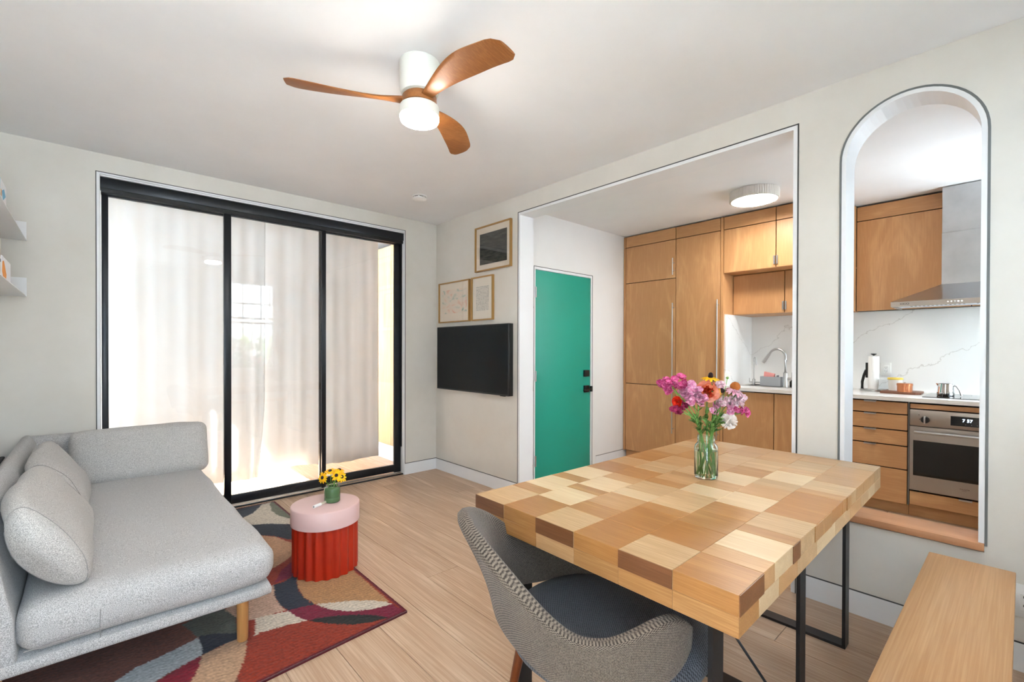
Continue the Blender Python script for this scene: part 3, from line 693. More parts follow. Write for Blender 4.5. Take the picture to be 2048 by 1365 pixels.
obj('cap_hole', MB().tube([p0 - PD * .0008, p0 + PD * .001], .004, 12), plain('cap_grey', S(120, 110, 105), .5), cpn)

# petals ------------------------------------------------------------
def petal(mb, base, d, up, L, Wd, cup=.3, nl=4, nw=3, tipw=.35, ruff=0.0, rnd=random):
    d = Vector(d).normalized(); up = Vector(up); up = (up - d * up.dot(d)).normalized(); sd = d.cross(up)
    P = []
    for i in range(nl + 1):
        s = i / nl; w = Wd * (math.sin(PI * min(1, (.12 + .88 * s) ** .8 * .80)) if tipw < 1 else 1)
        w = Wd * (max(0, math.sin(PI * (.10 + .76 * s)))) ** .7
        row = []
        for j in range(nw + 1):
            t = -1 + 2 * j / nw
            rz = (rnd.uniform(-1, 1) * ruff * s) if ruff else 0
            row.append(Vector(base) + d * (L * s * (1 - .05 * abs(t))) + sd * (w * .5 * t) + up * (cup * L * (s * s) * (1 if cup > 0 else 1) + .12 * Wd * t * t + rz))
        P.append(row)
    mb.grid(P)
STEM = plain('stem_green', S(112, 158, 70), .6)
LEAF = petal_mat('leaf_green', S(66, 108, 50), S(122, 158, 84), 40)
YEL = petal_mat('yellow_petal', S(240, 170, 20), S(252, 206, 30), 50)
DKB = plain('dark_cone', S(44, 24, 26), .9, bump=.6, bscale=600)
def bez(a, b, c, n=8):
    return [Vector(a) * (1 - t) ** 2 + Vector(b) * 2 * t * (1 - t) + Vector(c) * t * t for t in [i / n for i in range(n + 1)]]
def leafy(mb, pts, n, L, Wd, rnd):
    for i in range(n):
        k = rnd.randint(1, len(pts) - 2); p = pts[k]; t = (pts[k + 1] - pts[k - 1]).normalized()
        sd = Vector((rnd.uniform(-1, 1), rnd.uniform(-1, 1), 0)); sd = (sd - t * sd.dot(t)).normalized()
        petal(mb, p, sd * .7 + t * .8, t, L * rnd.uniform(.7, 1.2), Wd, -.15, 4, 2)
def daisy(name, label, cat, foot, mid, head, nrm, R, pm, cm, cr, ch, npet=13, droop=.1, group=None, leaves=2, seed=0, cone=True, pw=.34):
    rnd = random.Random(seed)
    t = thing(name, label, cat, foot, group)
    pts = bez(foot, mid, head); obj('stem', MB().tube(pts, .0016, 7), STEM, t, smooth=True)
    n = Vector(nrm).normalized(); a = n.orthogonal().normalized(); b = n.cross(a)
    mb = MB()
    for i in range(npet):
        an = 2 * PI * (i + rnd.uniform(-.2, .2)) / npet; d = a * math.cos(an) + b * math.sin(an)
        petal(mb, Vector(head) + d * cr * .55, d - n * droop * .5, n, (R - cr * .5) * rnd.uniform(.85, 1.1), R * pw, -droop, 4, 2, rnd=rnd)
    obj('petals', mb, pm, t, smooth=True, ang=80)
    c = MB(); q0 = Matrix.Identity(3)
    prof_ = [(cr * math.sin(PI * .5 * min(1, .5 + j / 6)) if j < 3 else cr * math.cos(PI / 2 * (j - 3) / 5), ch * (j / 8)) for j in range(9)]
    c.lathe(prof_, (0, 0, 0), 14)
    mr_ = Matrix((a, b, n)).transposed()
    c.v = [tuple(Vector(head) + mr_ @ Vector(v)) for v in c.v]
    obj('center', c, cm, t, smooth=True, ang=80)
    if leaves:
        lb = MB(); leafy(lb, pts, leaves, .03, .010, rnd); obj('leaves', lb, LEAF, t, smooth=True)
    return t
def lv_(u, v, off=0.0): return None
neck = Vector((VC[0], VC[1], .475))
R3, U3, F3 = Vector(_r3), Vector(_u3), Vector(_f2)
def sd_off(r_, u_, f_=0): return neck + R3 * r_ + U3 * u_ + F3 * f_
tocam = -F3
for i, (r_, u_, f_, nr, lab) in enumerate([
        (-.052, .052, -.01, tocam * .9 + R3 * -.35 + U3 * .25, 'yellow black-eyed daisy facing left, lowest left in the green vase'),
        (-.020, .083, .02, U3 * .8 + tocam * .3, 'yellow black-eyed daisy pointing up, top left in the green vase'),
        (.030, .066, -.012, tocam * .95 + U3 * .3, 'yellow black-eyed daisy facing the room, centre right in the green vase'),
        (.056, .055, -.002, R3 * .6 + tocam * .5 + U3 * .3, 'yellow black-eyed daisy facing right, lowest right in the green vase'),
        (.030, .088, .03, U3 * .9 + R3 * .2, 'yellow black-eyed daisy pointing up, highest in the green vase')]):
    hd_ = sd_off(r_, u_, f_)
    daisy('yellow_daisy', lab, 'flower', (VC[0] + r_ * .2, VC[1] + .002 * i, .40), neck + R3 * r_ * .25 + U3 * .02, hd_, nr, .034, YEL, DKB, .0105, .010, 12, .12, 'yellow daisies in the green vase', 1, i)
# ------------------------------------------------------------------ dining table
TW = {'l': ((184, 148, 106), (214, 182, 140)), 'w': ((206, 176, 136), (224, 200, 162)), 't': ((166, 118, 70), (192, 146, 94)), 'h': ((162, 110, 60), (184, 134, 80)), 'd': ((112, 70, 42), (134, 88, 56)), 'm': ((182, 138, 92), (204, 162, 116))}
TM = {k: wood('oak_block_' + k, S(*a), S(*b), 'y', .33, across=11, along=1.3, fine=.5, var=.05, dist=1.0, spec=.45) for k, (a, b) in TW.items()}
TC = [(-1.698, -2.880), (-1.710, -3.812), (-.086, -3.786), (-.050, -2.905)]   # near-left, near-right, far-right, far-left corners
def tq(u, v, z):   # u along length 0..1, v across 0..1
    a = Vector(TC[0]) * (1 - u) * (1 - v) + Vector(TC[1]) * (1 - u) * v + Vector(TC[2]) * u * v + Vector(TC[3]) * u * (1 - v)
    return (a.x, a.y, z)
dt = thing('dining_table', 'butcher block dining table of mixed oak blocks on black steel frames', 'table', (-.887, -3.35, 0))
COLS = [([-1.531, -1.463, -1.312, -1.241, -1.087, -.927, -.789, -.56, -.36, -.2], 'ltwtwhmhml t'),
        ([-1.541, -1.387, -1.323, -1.169, -1.081, -.939, -.775, -.6, -.42, -.22], 'hwtwmhlmtml'),
        ([-1.557, -1.457, -1.309, -1.224, -1.086, -1.017, -.86, -.72, -.556, -.336, -.204], 'ltmwltmlmlmm'),
        ([-1.546, -1.367, -1.305, -1.092, -.972, -.86, -.695, -.549, -.343, -.204], 'hhtlwmwtlmm'),
        ([-1.553, -1.39, -1.247, -1.123, -.952, -.797, -.685, -.504, -.418, -.225], 'lhttwmlwmlm'),
        ([-1.555, -1.477, -1.328, -1.265, -1.103, -.781, -.714, -.562, -.427, -.213], 'hmwtlhtlmml')]
ZT, ZM, ZB = .75, .702, .655
for ci, (bd_, cs) in enumerate(COLS):
    cs = cs.replace(' ', ''); v0, v1 = ci / 6, (ci + 1) / 6
    us = [0] + [(q + 1.704) / 1.636 for q in bd_] + [1]
    for i, (a, b) in enumerate(zip(us[:-1], us[1:])):
        g = .0004; ga, gb = (0 if i == 0 else g), (0 if i == len(us) - 2 else g)
        mb = MB()
        P = [tq(a + ga, v0 + g, ZM), tq(b - gb, v0 + g, ZM), tq(b - gb, v1 - g, ZM), tq(a + ga, v1 - g, ZM)]
        dz = random.uniform(-.0004, .0003)
        mb.add(P + [(p[0], p[1], ZT + dz) for p in P], [(3, 2, 1, 0), (4, 5, 6, 7), (0, 1, 5, 4), (1, 2, 6, 5), (2, 3, 7, 6), (3, 0, 4, 7)])
        m0 = TM[cs[i % len(cs)]]
        obj('block', mb, m0, dt, bevel=.0008, seg=1)
    nl_ = 9; low = 'thmtthmtmthm'
    us = [0] + [(j + .5 + .25 * math.sin(ci * 3 + j)) / nl_ for j in range(nl_)] + [1]
    for i, (a, b) in enumerate(zip(us[:-1], us[1:])):
        g = .0004
        P = [tq(a + (g if i else 0), v0 + g, ZB), tq(b - g, v0 + g, ZB), tq(b - g, v1 - g, ZB), tq(a + (g if i else 0), v1 - g, ZB)]
        obj('block', MB().add(P + [(p[0], p[1], ZM) for p in P], [(3, 2, 1, 0), (4, 5, 6, 7), (0, 1, 5, 4), (1, 2, 6, 5), (2, 3, 7, 6), (3, 0, 4, 7)]), TM[low[(i + ci) % len(low)]] if ci < 5 else TM['twmlwlmlwl'[i % 10]], dt, bevel=.0006, seg=1)
def edge_piece(P0, P1, P2, P3, k):
    # thin end-grain facing: P0-P1 outer edge, P3-P2 inner edge (plan view)
    mb = MB(); q = [P0, P1, P2, P3]; mb.add([(p[0], p[1], ZM + .0006) for p in q] + [(p[0], p[1], ZT - .0008) for p in q], [(3, 2, 1, 0), (4, 5, 6, 7), (0, 1, 5, 4), (1, 2, 6, 5), (2, 3, 7, 6), (3, 0, 4, 7)])
    obj('end_block', mb, TM[k], dt)
for ci, k in ((0, 'd'), (2, 'd'), (4, 'd')):
    a, b = tq(0, ci / 6 + .0005, 0), tq(0, (ci + 1) / 6 - .0005, 0); edge_piece((a[0] - .0025, a[1]), (b[0] - .0025, b[1]), b, a, k)
for u0, u1, k in ((.001, .09, 'd'), (.225, .262, 'd'), (.352, .47, 't'), (.60, .64, 't')):
    a, b = tq(u0, 1, 0), tq(u1, 1, 0); edge_piece((a[0], a[1] - .002), (b[0], b[1] - .002), b, a, k)
def uframe(x, brace=False, foot=True):
    ya, yb = -3.715, -3.02
    u = MB().box(x - .03, x + .03, ya, ya + .012, .008 if foot else 0, .645).box(x - .03, x + .03, yb - .012, yb, .008 if foot else 0, .645).box(x - .03, x + .03, ya, yb, .645, ZB)
    o = obj('leg_frame', u, M['black_metal'], dt)
    obj('foot_bar', B(x - .03, x + .03, ya, yb, 0, .012), M['black_metal'], o)
    if brace:
        obj('cross_rod', MB().tube([(x, -3.08, .64), (x, -3.655, .01)], .005, 8), M['black_metal'], o, smooth=True)
        obj('cross_rod', MB().tube([(x, -3.08, .01), (x, -3.655, .64)], .005, 8), M['black_metal'], o, smooth=True)
uframe(-.33); uframe(-.93, True); uframe(-1.59)

# ------------------------------------------------------------------ bench
bn = thing('bench', 'plain oak plank bench beside the dining table', 'bench', (-.9, -4.083, 0))
BW = wood('bench_oak', S(186, 138, 90), S(206, 162, 116), 'x', .38, across=8, along=.6, fine=.5, var=0)
obj('seat', B(-1.75, -.186, -4.205, -3.962, .41, .45), BW, bn, bevel=.003)
for xx in (-1.6, -.36):
    obj('leg_frame', MB().box(xx - .025, xx + .025, -3.995, -3.985, .008, .41).box(xx - .025, xx + .025, -4.185, -4.175, .008, .41).box(xx - .025, xx + .025, -4.185, -3.985, 0, .01).box(xx - .025, xx + .025, -4.185, -3.985, .40, .41), M['black_metal'], bn)

# ------------------------------------------------------------------ armchair
CHF = fabric('chair_tweed', S(60, 51, 44), S(132, 118, 104), 300, .8, weave=.0085, uv=True)
CHD = fabric('shaded_seat_tweed', S(50, 50, 53), S(98, 100, 106), 300, .8, weave=.0085)  # darkened: the table's shadow on the seat is put into the fabric colour
CC, CA = Vector((-1.640, -3.325, 0)), math.radians(-36)
CR = Matrix.Rotation(CA, 4, 'Z')
cw = lambda x, y, z: tuple(CR @ Vector((x, y, z)) + CC)
ch = thing('armchair', 'curved tweed armchair with walnut legs pushed up to the dining table', 'chair', tuple(CC))
def sst(a, b, x): t = max(0, min(1, (x - a) / (b - a))); return t * t * (3 - 2 * t)
nt2, ns2 = 45, 12; P = []
for i in range(nt2):
    t = -1 + 2 * i / (nt2 - 1); ph = t * math.radians(120); a = abs(math.degrees(ph))
    zt = .805 - .035 * sst(0, 28, a) - .185 * sst(18, 72, a) + .04 * sst(78, 112, a)
    zb = .50 - .055 * sst(10, 70, a) + .02 * sst(90, 120, a)
    e = max(0, (abs(t) - .86) / .14); sh = math.sqrt(max(0, 1 - e * e)); zc = (zt * .62 + zb * .38); zt = zc + (zt - zc) * max(sh, .12); zb = zc + (zb - zc) * max(sh, .12)
    row = []
    for j in range(ns2):
        s = j / (ns2 - 1); z = zb + (zt - zb) * s
        up_ = (z - .44)
        rb = .240 + .42 * up_ - .06 * up_ * up_       # reach to the back, leaning out with height
        rs = .300 + .06 * up_ - .10 * max(0, up_ - .2)  # half width
        fx = -math.cos(ph); xx = (rb if fx < 0 else .40) * fx + .02
        yy = rs * math.sin(ph) * (1.0 if a < 90 else 1 - .10 * (a - 90) / 30)
        if a < 60: xx += .02 * (1 - a / 60) * math.sin(PI * s)
        row.append(cw(xx, yy, z))
    P.append(row)
sh_ = obj('backrest', MB().grid(P), CHF, ch, smooth=True, ang=180)
uvl = sh_.data.uv_layers.new(name='weave'); _ = None
for lp in sh_.data.loops:
    i_, j_ = divmod(lp.vertex_index, ns2); uvl.data[lp.index].uv = (i_ / (nt2 - 1) * 1.35, j_ / (ns2 - 1) * .32)
md = sh_.modifiers.new('padding', 'SOLIDIFY'); md.thickness = .042; md.offset = 0
md = sh_.modifiers.new('soft', 'SUBSURF'); md.levels = 1; md.render_levels = 1
def seatxf(q):
    r_ = math.hypot(q.x, q.y); return Vector(cw(q.x * 1.08 + .085, q.y, q.z + .425))
sb = MB().lathe([(0, -.075), (.15, -.074), (.235, -.055), (.272, -.015), (.285, .012), (.27, .04), (.20, .053), (.1, .05), (0, .045)], (0, 0, 0), 48)
sb.v = [tuple(seatxf(Vector((v[0] * 1.0, v[1] * 1.02, v[2])))) for v in sb.v]
obj('seat', sb, CHD, ch, smooth=True, ang=180, label='grey-blue woven seat pad')
WAL = wood('walnut_leg', S(120, 58, 24), S(150, 78, 36), 'z', .35, across=10, along=1, var=0)
for sx, sy in ((1, 1), (1, -1), (-1, 1), (-1, -1)):
    obj('leg', MB().tube([cw(sx * .15, sy * .15, .36), cw(sx * .21, sy * .215, .0)], .02, 14, radii=[.019, .011]), WAL, ch, smooth=True)

# ------------------------------------------------------------------ television and pictures
tv = thing('television', 'black flat screen television on the wall below framed pictures', 'television', (-.03, -.667, .87))
obj('housing', B(-.055, -.003, -1.222, -.108, .868, 1.503), plain('tv_black', S(14, 14, 16), .35), tv, bevel=.002)
obj('screen', B(-.0565, -.054, -1.212, -.116, .880, 1.495), plain('tv_screen', S(6, 10, 16), .28, spec=.22), tv)
obj('bezel', MB().box(-.0575, -.054, -1.222, -1.213, .868, 1.503).box(-.0575, -.054, -.116, -.108, .868, 1.503).box(-.0575, -.054, -1.213, -.116, 1.495, 1.503).box(-.0575, -.054, -1.213, -.116, .868, .880), plain('tv_bezel', S(24, 27, 30), .4), tv)
obj('infrared_foot', B(-.05, -.03, -1.16, -1.10, .861, .869), M['black'], tv, bevel=.002)
GOLD = plain('brass_frame', S(176, 136, 78), .4, .35)
GL = thin_glass('picture_glass', boost=1.2)
def picture(y0, y1, z0, z1, label, art, mat_col, fw=.012):
    t = thing('framed_picture', label, 'picture', (-.012, (y0 + y1) / 2, z0), 'framed pictures above the television')
    obj('frame', MB().box(-.026, -.002, y0, y0 + fw, z0, z1).box(-.026, -.002, y1 - fw, y1, z0, z1).box(-.026, -.002, y0 + fw, y1 - fw, z1 - fw, z1).box(-.026, -.002, y0 + fw, y1 - fw, z0, z0 + fw), GOLD, t)
    obj('mount', B(-.012, -.004, y0 + fw, y1 - fw, z0 + fw, z1 - fw), plain('mount_board', mat_col, .8), t)
    if art:
        (a, b, c, d), m = art; obj('print', B(-.0135, -.0118, a, b, c, d), m, t)
    obj('glazing', B(-.0185, -.0175, y0 + fw, y1 - fw, z0 + fw, z1 - fw), GL, t)
    return t
# dark photograph
m1, nt_, p_ = new_mat('dark_photograph'); tc = N(nt_, 'ShaderNodeTexCoord')
mp = N(nt_, 'ShaderNodeMapping'); mp.inputs['Scale'].default_value = (1, 3, 14); nt_.links.new(tc.outputs['Object'], mp.inputs[0])
nz = N(nt_, 'ShaderNodeTexNoise'); nz.inputs['Scale'].default_value = 3; nz.inputs['Detail'].default_value = 6; nt_.links.new(mp.outputs[0], nz.inputs['Vector'])
rp_ = N(nt_, 'ShaderNodeValToRGB'); rp_.color_ramp.elements[0].color = S(28, 28, 27); rp_.color_ramp.elements[1].color = S(78, 76, 68); nt_.links.new(nz.outputs[0], rp_.inputs[0])
rp_.color_ramp.elements[0].position = .4; rp_.color_ramp.elements[1].position = .75
nt_.links.new(rp_.outputs[0], p_.inputs['Base Color']); p_.inputs['Roughness'].default_value = .6
picture(-1.207, -.700, 2.005, 2.422, 'framed dark photograph with white mount, highest on the wall', ((-1.148, -.764, 2.066, 2.353), m1), S(226, 214, 198))
# pastel wash
m2, nt_, p_ = new_mat('pastel_wash'); tc = N(nt_, 'ShaderNodeTexCoord')
mp = N(nt_, 'ShaderNodeMapping'); mp.inputs['Scale'].default_value = (1, 5, 9); nt_.links.new(tc.outputs['Object'], mp.inputs[0])
nz = N(nt_, 'ShaderNodeTexNoise'); nz.inputs['Scale'].default_value = 1.6; nz.inputs['Detail'].default_value = 5; nz.inputs['Distortion'].default_value = .8; nt_.links.new(mp.outputs[0], nz.inputs['Vector'])
rp_ = N(nt_, 'ShaderNodeValToRGB'); el = rp_.color_ramp.elements; el[0].position = .30; el[0].color = S(226, 176, 150); el[1].position = .70; el[1].color = S(150, 176, 160)
for ps, cl in ((.44, S(232, 214, 196)), (.56, S(228, 216, 200))):
    e_ = el.new(ps); e_.color = cl
nt_.links.new(nz.outputs[0], rp_.inputs[0]); nt_.links.new(rp_.outputs[0], p_.inputs['Base Color']); p_.inputs['Roughness'].default_value = .8
picture(-.609, -.080, 1.548, 1.959, 'framed pastel abstract print in brass frame, left above the television', ((-.56, -.135, 1.64, 1.88), m2), S(232, 220, 204))
# handwriting
m3, nt_, p_ = new_mat('handwriting'); tc = N(nt_, 'ShaderNodeTexCoord')
sp = N(nt_, 'ShaderNodeSeparateXYZ'); nt_.links.new(tc.outputs['Object'], sp.inputs[0])
zf = N(nt_, 'ShaderNodeMath', operation='MULTIPLY', i_1=74.0); nt_.links.new(sp.outputs['Z'], zf.inputs[0])
fr_ = N(nt_, 'ShaderNodeMath', operation='FRACT'); nt_.links.new(zf.outputs[0], fr_.inputs[0])
ln = N(nt_, 'ShaderNodeMath', operation='LESS_THAN', i_1=.62); nt_.links.new(fr_.outputs[0], ln.inputs[0])
nz = N(nt_, 'ShaderNodeTexNoise'); nz.inputs['Scale'].default_value = 150; nz.inputs['Detail'].default_value = 2; nt_.links.new(tc.outputs['Object'], nz.inputs['Vector'])
ab = N(nt_, 'ShaderNodeMath', operation='SUBTRACT', i_1=.5); nt_.links.new(nz.outputs[0], ab.inputs[0]); ab2 = N(nt_, 'ShaderNodeMath', operation='ABSOLUTE'); nt_.links.new(ab.outputs[0], ab2.inputs[0])
lt = N(nt_, 'ShaderNodeMath', operation='LESS_THAN', i_1=.035); nt_.links.new(ab2.outputs[0], lt.inputs[0])
ml = N(nt_, 'ShaderNodeMath', operation='MULTIPLY'); nt_.links.new(ln.outputs[0], ml.inputs[0]); nt_.links.new(lt.outputs[0], ml.inputs[1])
mc = N(nt_, 'ShaderNodeMix', data_type='RGBA'); mc.inputs[6].default_value = S(226, 220, 208); mc.inputs[7].default_value = S(60, 62, 66); nt_.links.new(ml.outputs[0], mc.inputs[0])
nt_.links.new(mc.outputs[2], p_.inputs['Base Color']); p_.inputs['Roughness'].default_value = .8
picture(-.964, -.643, 1.548, 1.961, 'framed sheet of handwriting in brass frame, right above the television', ((-.896, -.707, 1.637, 1.872), m3), S(230, 222, 208))

# ------------------------------------------------------------------ ceiling fan, lamps, smoke detector
FC = (-1.607, -2.332)
cf = thing('ceiling_fan', 'three bladed wooden ceiling fan with white housing and lit lamp', 'ceiling fan', (FC[0], FC[1], 2.32))
WHM = plain('fan_white', S(226, 226, 218), .45)
obj('housing', MB().lathe([(.090, 2.5995), (.092, 2.596), (.092, 2.585), (.089, 2.47), (.083, 2.452), (.07, 2.448)], (*FC, 0), 48), WHM, cf, smooth=True, ang=45)
FW = wood('fan_walnut', S(140, 86, 42), S(172, 112, 60), 'x', .42, across=6, along=.8, fine=.4, var=.05, dist=.6)
obj('hub', MB().lathe([(.0, 2.45), (.068, 2.45), (.078, 2.44), (.080, 2.405), (.07, 2.395), (0, 2.395)], (*FC, 0), 40), FW, cf, smooth=True, ang=45)
def blade(ang):
    mb = MB(); L = 22; Q = 8; top = []; bot = []
    ca_, sa_ = math.cos(ang), math.sin(ang)
    for i in range(L + 1):
        s = i / L; r_ = .045 + (.565 - .045) * s
        w_ = .060 + .070 * sst(.08, .70, s)
        if s > .90: w_ *= max(.30, (1 - ((s - .90) / .10) ** 3 * .98)) ** .4
        tw = math.radians(10) * (1 - sst(.2, .95, s)) * sst(0, .25, s) + math.radians(12) * sst(.05, .35, s)
        swp = -.035 * math.sin(PI * s) + .028 * s       # sweep of the leading edge
        zc = 2.422 + .012 * math.sin(PI * s * .9) - .004 * s
        th = .011 * (1 - .45 * s)
        rt = []; rb_ = []
        for j in range(Q + 1):
            t = -1 + 2 * j / Q
            off = w_ * .5 * t + swp; zz = zc - math.sin(tw) * w_ * .5 * t; off = swp + math.cos(tw) * w_ * .5 * t
            hh = th * math.sqrt(max(0, 1 - t * t * .96))
            for sg, row in ((1, rt), (-1, rb_)):
                row.append((FC[0] + ca_ * r_ - sa_ * off, FC[1] + sa_ * r_ + ca_ * off, zz + sg * hh))
        top.append(rt); bot.append(rb_)
    ring = [a + list(reversed(b)) for a, b in zip(top, bot)]
    n = len(ring[0]); v = [p for r_ in ring for p in r_]; f = []
    for i in range(L):
        for j in range(n): f.append((i * n + j, i * n + (j + 1) % n, (i + 1) * n + (j + 1) % n, (i + 1) * n + j))
    f += [tuple(range(n - 1, -1, -1)), tuple(L * n + j for j in range(n))]
    mb.add(v, f)
    return mb
for d in (151.5, 31.5, -88.5):
    obj('blade', blade(math.radians(d)), FW, cf, smooth=True, ang=60)
lk = obj('lamp_body', MB().lathe([(.07, 2.396), (.088, 2.396), (.090, 2.390), (.090, 2.350), (.086, 2.348), (.0, 2.348)], (*FC, 0), 48), WHM, cf, smooth=True, ang=45)
obj('lamp_diffuser', MB().lathe([(.0885, 2.3475), (.0885, 2.338), (.085, 2.330), (.07, 2.3235), (0, 2.320)], (*FC, 0), 48), plain('fan_lamp_glow', S(255, 240, 215), .5, emit=(1.0, .94, .87, 1), es=FAN_STRENGTH), lk, smooth=True, ang=45)
KC = (1.36, -2.70)
kl = thing('ceiling_light', 'round fluted white flush ceiling light above the kitchen', 'lamp', (KC[0], KC[1], 2.52))
FLK = lambda r, a, z: r * (1 + .010 * math.cos(64 * a))
obj('shade', MB().lathe([(.180, 2.5995), (.185, 2.598), (.185, 2.522), (.182, 2.519), (.172, 2.519), (.172, 2.524), (0, 2.524)], (*KC, 0), 320, lambda r, a, z: FLK(r, a, z) if r > .178 else r), plain('lamp_fluted', S(214, 208, 200), .6), kl, smooth=True, ang=60)
obj('diffuser', MB().lathe([(.1715, 2.5215), (.0, 2.5205)], (*KC, 0), 64, cap=False), plain('kitchen_lamp_glow', S(255, 245, 230), .5, emit=(1.0, .94, .86, 1), es=KITCHEN_STRENGTH), kl, smooth=True)
sd = thing('smoke_detector', 'small white smoke detector on the ceiling near the corner', 'smoke detector', (-.625, -.70, 2.565))
obj('base', MB().lathe([(.062, 2.5995), (.062, 2.588)], (-.625, -.70, 0), 40), M['white_plastic'], sd, smooth=True, ang=40)
obj('cover', MB().lathe([(.052, 2.588), (.052, 2.583), (.058, 2.582), (.058, 2.570), (.048, 2.563), (0, 2.562)], (-.625, -.70, 0), 40), M['white_plastic'], sd, smooth=True, ang=40)
for i in range(7):
    a = 2 * PI * i / 7; c_, s_ = math.cos(a), math.sin(a)
    obj('vent', MB().tube([(-.625 + .0535 * math.cos(a + k_), -.70 + .0535 * math.sin(a + k_), 2.5855) for k_ in (-.3, -.1, .1, .3)], .0028, 6), M['gap_bar_grey'], sd)

# ------------------------------------------------------------------ shelves on the left wall
SH = plain('white_steel_shelf', S(236, 236, 236), .45)
def shelf(z, label, y0=-1.3):
    t = thing('wall_shelf', label, 'shelf', (XW + .13, -.65, z), 'white steel wall shelves')
    obj('board', B(XW + .002, -3.03, y0, -.004, z, z + .004), SH, t)
    obj('back_plate', B(XW + .002, XW + .006, y0, -.004, z + .004, z + .12), SH, t)
    obj('end_plate', B(XW + .006, -3.03, -.008, -.004, z + .004, z + .118), SH, t)
    return t
shelf(1.95, 'upper white steel wall shelf'); shelf(1.60, 'lower white steel wall shelf')
def bookface(y0, y1, z0, h, label, cov, shapes, name='picture_book', x=-3.06):
    t = thing(name, label, 'book', (x, (y0 + y1) / 2, z0))
    obj('cover', B(x - .018, x, y0, y1, z0, z0 + h), cov, t, bevel=.002)
    for i, (poly, m) in enumerate(shapes):
        obj('cover_art', MB().prism(poly, x, x + .0006, 'x'), m, t)
    return t
PB = plain('book_white', S(238, 238, 240), .5); SKY = plain('art_sky', S(110, 180, 214), .6); NAVY = plain('art_navy', S(50, 60, 96), .6); ORG = plain('art_orange', S(240, 150, 30), .6); PCH = plain('art_peach', S(226, 180, 140), .6)
bookface(-.98, -.63, 1.955, .16, 'white picture book with blue shapes on the upper shelf', PB, [
    ([(-.66, 2.06), (-.76, 2.02), (-.80, 2.06), (-.72, 2.085)], SKY), ([(-.72, 1.995), (-.83, 1.985), (-.80, 2.015)], NAVY), ([(-.95, 2.02), (-.87, 2.02), (-.86, 2.11), (-.95, 2.11)], SKY), ([(-.80, 2.03), (-.84, 2.03), (-.84, 2.06), (-.80, 2.06)], PCH)])
bookface(-.80, -.46, 1.605, .135, 'white picture book with an orange shape on the lower shelf', PB, [
    ([(-.66, 1.63), (-.74, 1.62), (-.80, 1.66), (-.79, 1.71), (-.74, 1.72), (-.69, 1.69), (-.64, 1.66)], ORG)])
tk = thing('tall_book', 'cream spined tall book at the left edge of the lower shelf', 'book', (-3.10, -.86, 1.604))
obj('cover', B(-3.2, -3.062, -.89, -.83, 1.604, 1.86), plain('book_cream', S(226, 218, 200), .6), tk, bevel=.003)
obj('spine_band', B(-3.063, -3.0612, -.888, -.832, 1.70, 1.715), M['black'], tk)
# white tub chair-back edge peeking behind the sofa
bx_ = thing('storage_basket', 'white basket behind the sofa at the left edge', 'basket', (-3.18, -.55, 0))
obj('body', MB().rbox((.09, .26, .33), .03, 6, xf=lambda q: q + Vector((-3.19, -.62, .335))), SH, bx_, smooth=True, ang=60)
obj('rim', MB().tube([(-3.10, -.87, .66), (-3.10, -.37, .66), (-3.28, -.37, .66), (-3.28, -.87, .66), (-3.10, -.87, .66)], .008, 8), M['gap_bar_grey'], bx_, smooth=True)
# ------------------------------------------------------------------ kitchen
XF = 1.905
def panel(name, y0, y1, z0, z1, parent, x=XF, mat=None, th=.019, g=.0036, **kw):
    return obj(name, B(x, x + th, min(y0, y1) + g, max(y0, y1) - g, z0 + g, z1 - g), mat or M['birch'], parent, bevel=.0008, seg=1, **kw)
def bar_handle(parent, y, z0, z1, x=XF, r=.0055):
    h = obj('handle', MB().tube([(x - .036, y, z0), (x - .036, y, z1)], r, 12), M['steel'], parent, smooth=True)
    for zz in (z0 + .05, z1 - .05):
        obj('handle_post', MB().tube([(x - .036, y, zz), (x + .002, y, zz)], r * .8, 8), M['steel'], h, smooth=True)
    return h
ZT1, ZT2 = 2.462, 2.590
t = thing('fridge_cabinet', 'tall birch cabinet with two long doors beside the green door wall', 'cabinet', (2.25, -1.38, 0))
obj('carcass', B(XF + .02, 2.59, -1.710, -1.052, .10, 2.585), M['carcass'], t)
obj('toe_kick', B(XF + .055, 2.59, -1.710, -1.06, 0, .10), M['birch_y'], t)
panel('filler', -1.052, -1.084, .10, ZT1, t); panel('filler', -1.052, -1.084, ZT1, ZT2, t)
panel('top_strip', -1.084, -1.710, ZT1, ZT2, t, mat=M['birch_y'])
d = panel('door', -1.084, -1.710, 2.045, ZT1, t); bar_handle(d, -1.69, 2.078, 2.258)
d = panel('door', -1.084, -1.710, .885, 2.045, t); bar_handle(d, -1.69, .379, 1.778)
panel('door', -1.084, -1.710, .105, .885, t)
t = thing('pantry_cabinet', 'tall birch cabinet with one full height door beside the sink', 'cabinet', (2.25, -1.96, 0))
obj('carcass', B(XF + .02, 2.59, -2.186, -1.712, .10, 2.585), M['carcass'], t)
obj('toe_kick', B(XF + .055, 2.59, -2.186, -1.712, 0, .10), M['birch_y'], t)
panel('top_strip', -1.710, -2.186, ZT1, ZT2, t, mat=M['birch_y'])
d = panel('door', -1.710, -2.186, .105, ZT1, t); bar_handle(d, -2.168, .379, 1.778)
obj('end_panel', B(XF, 2.59, -2.213, -2.188, 0, 2.59), M['birch'], t)
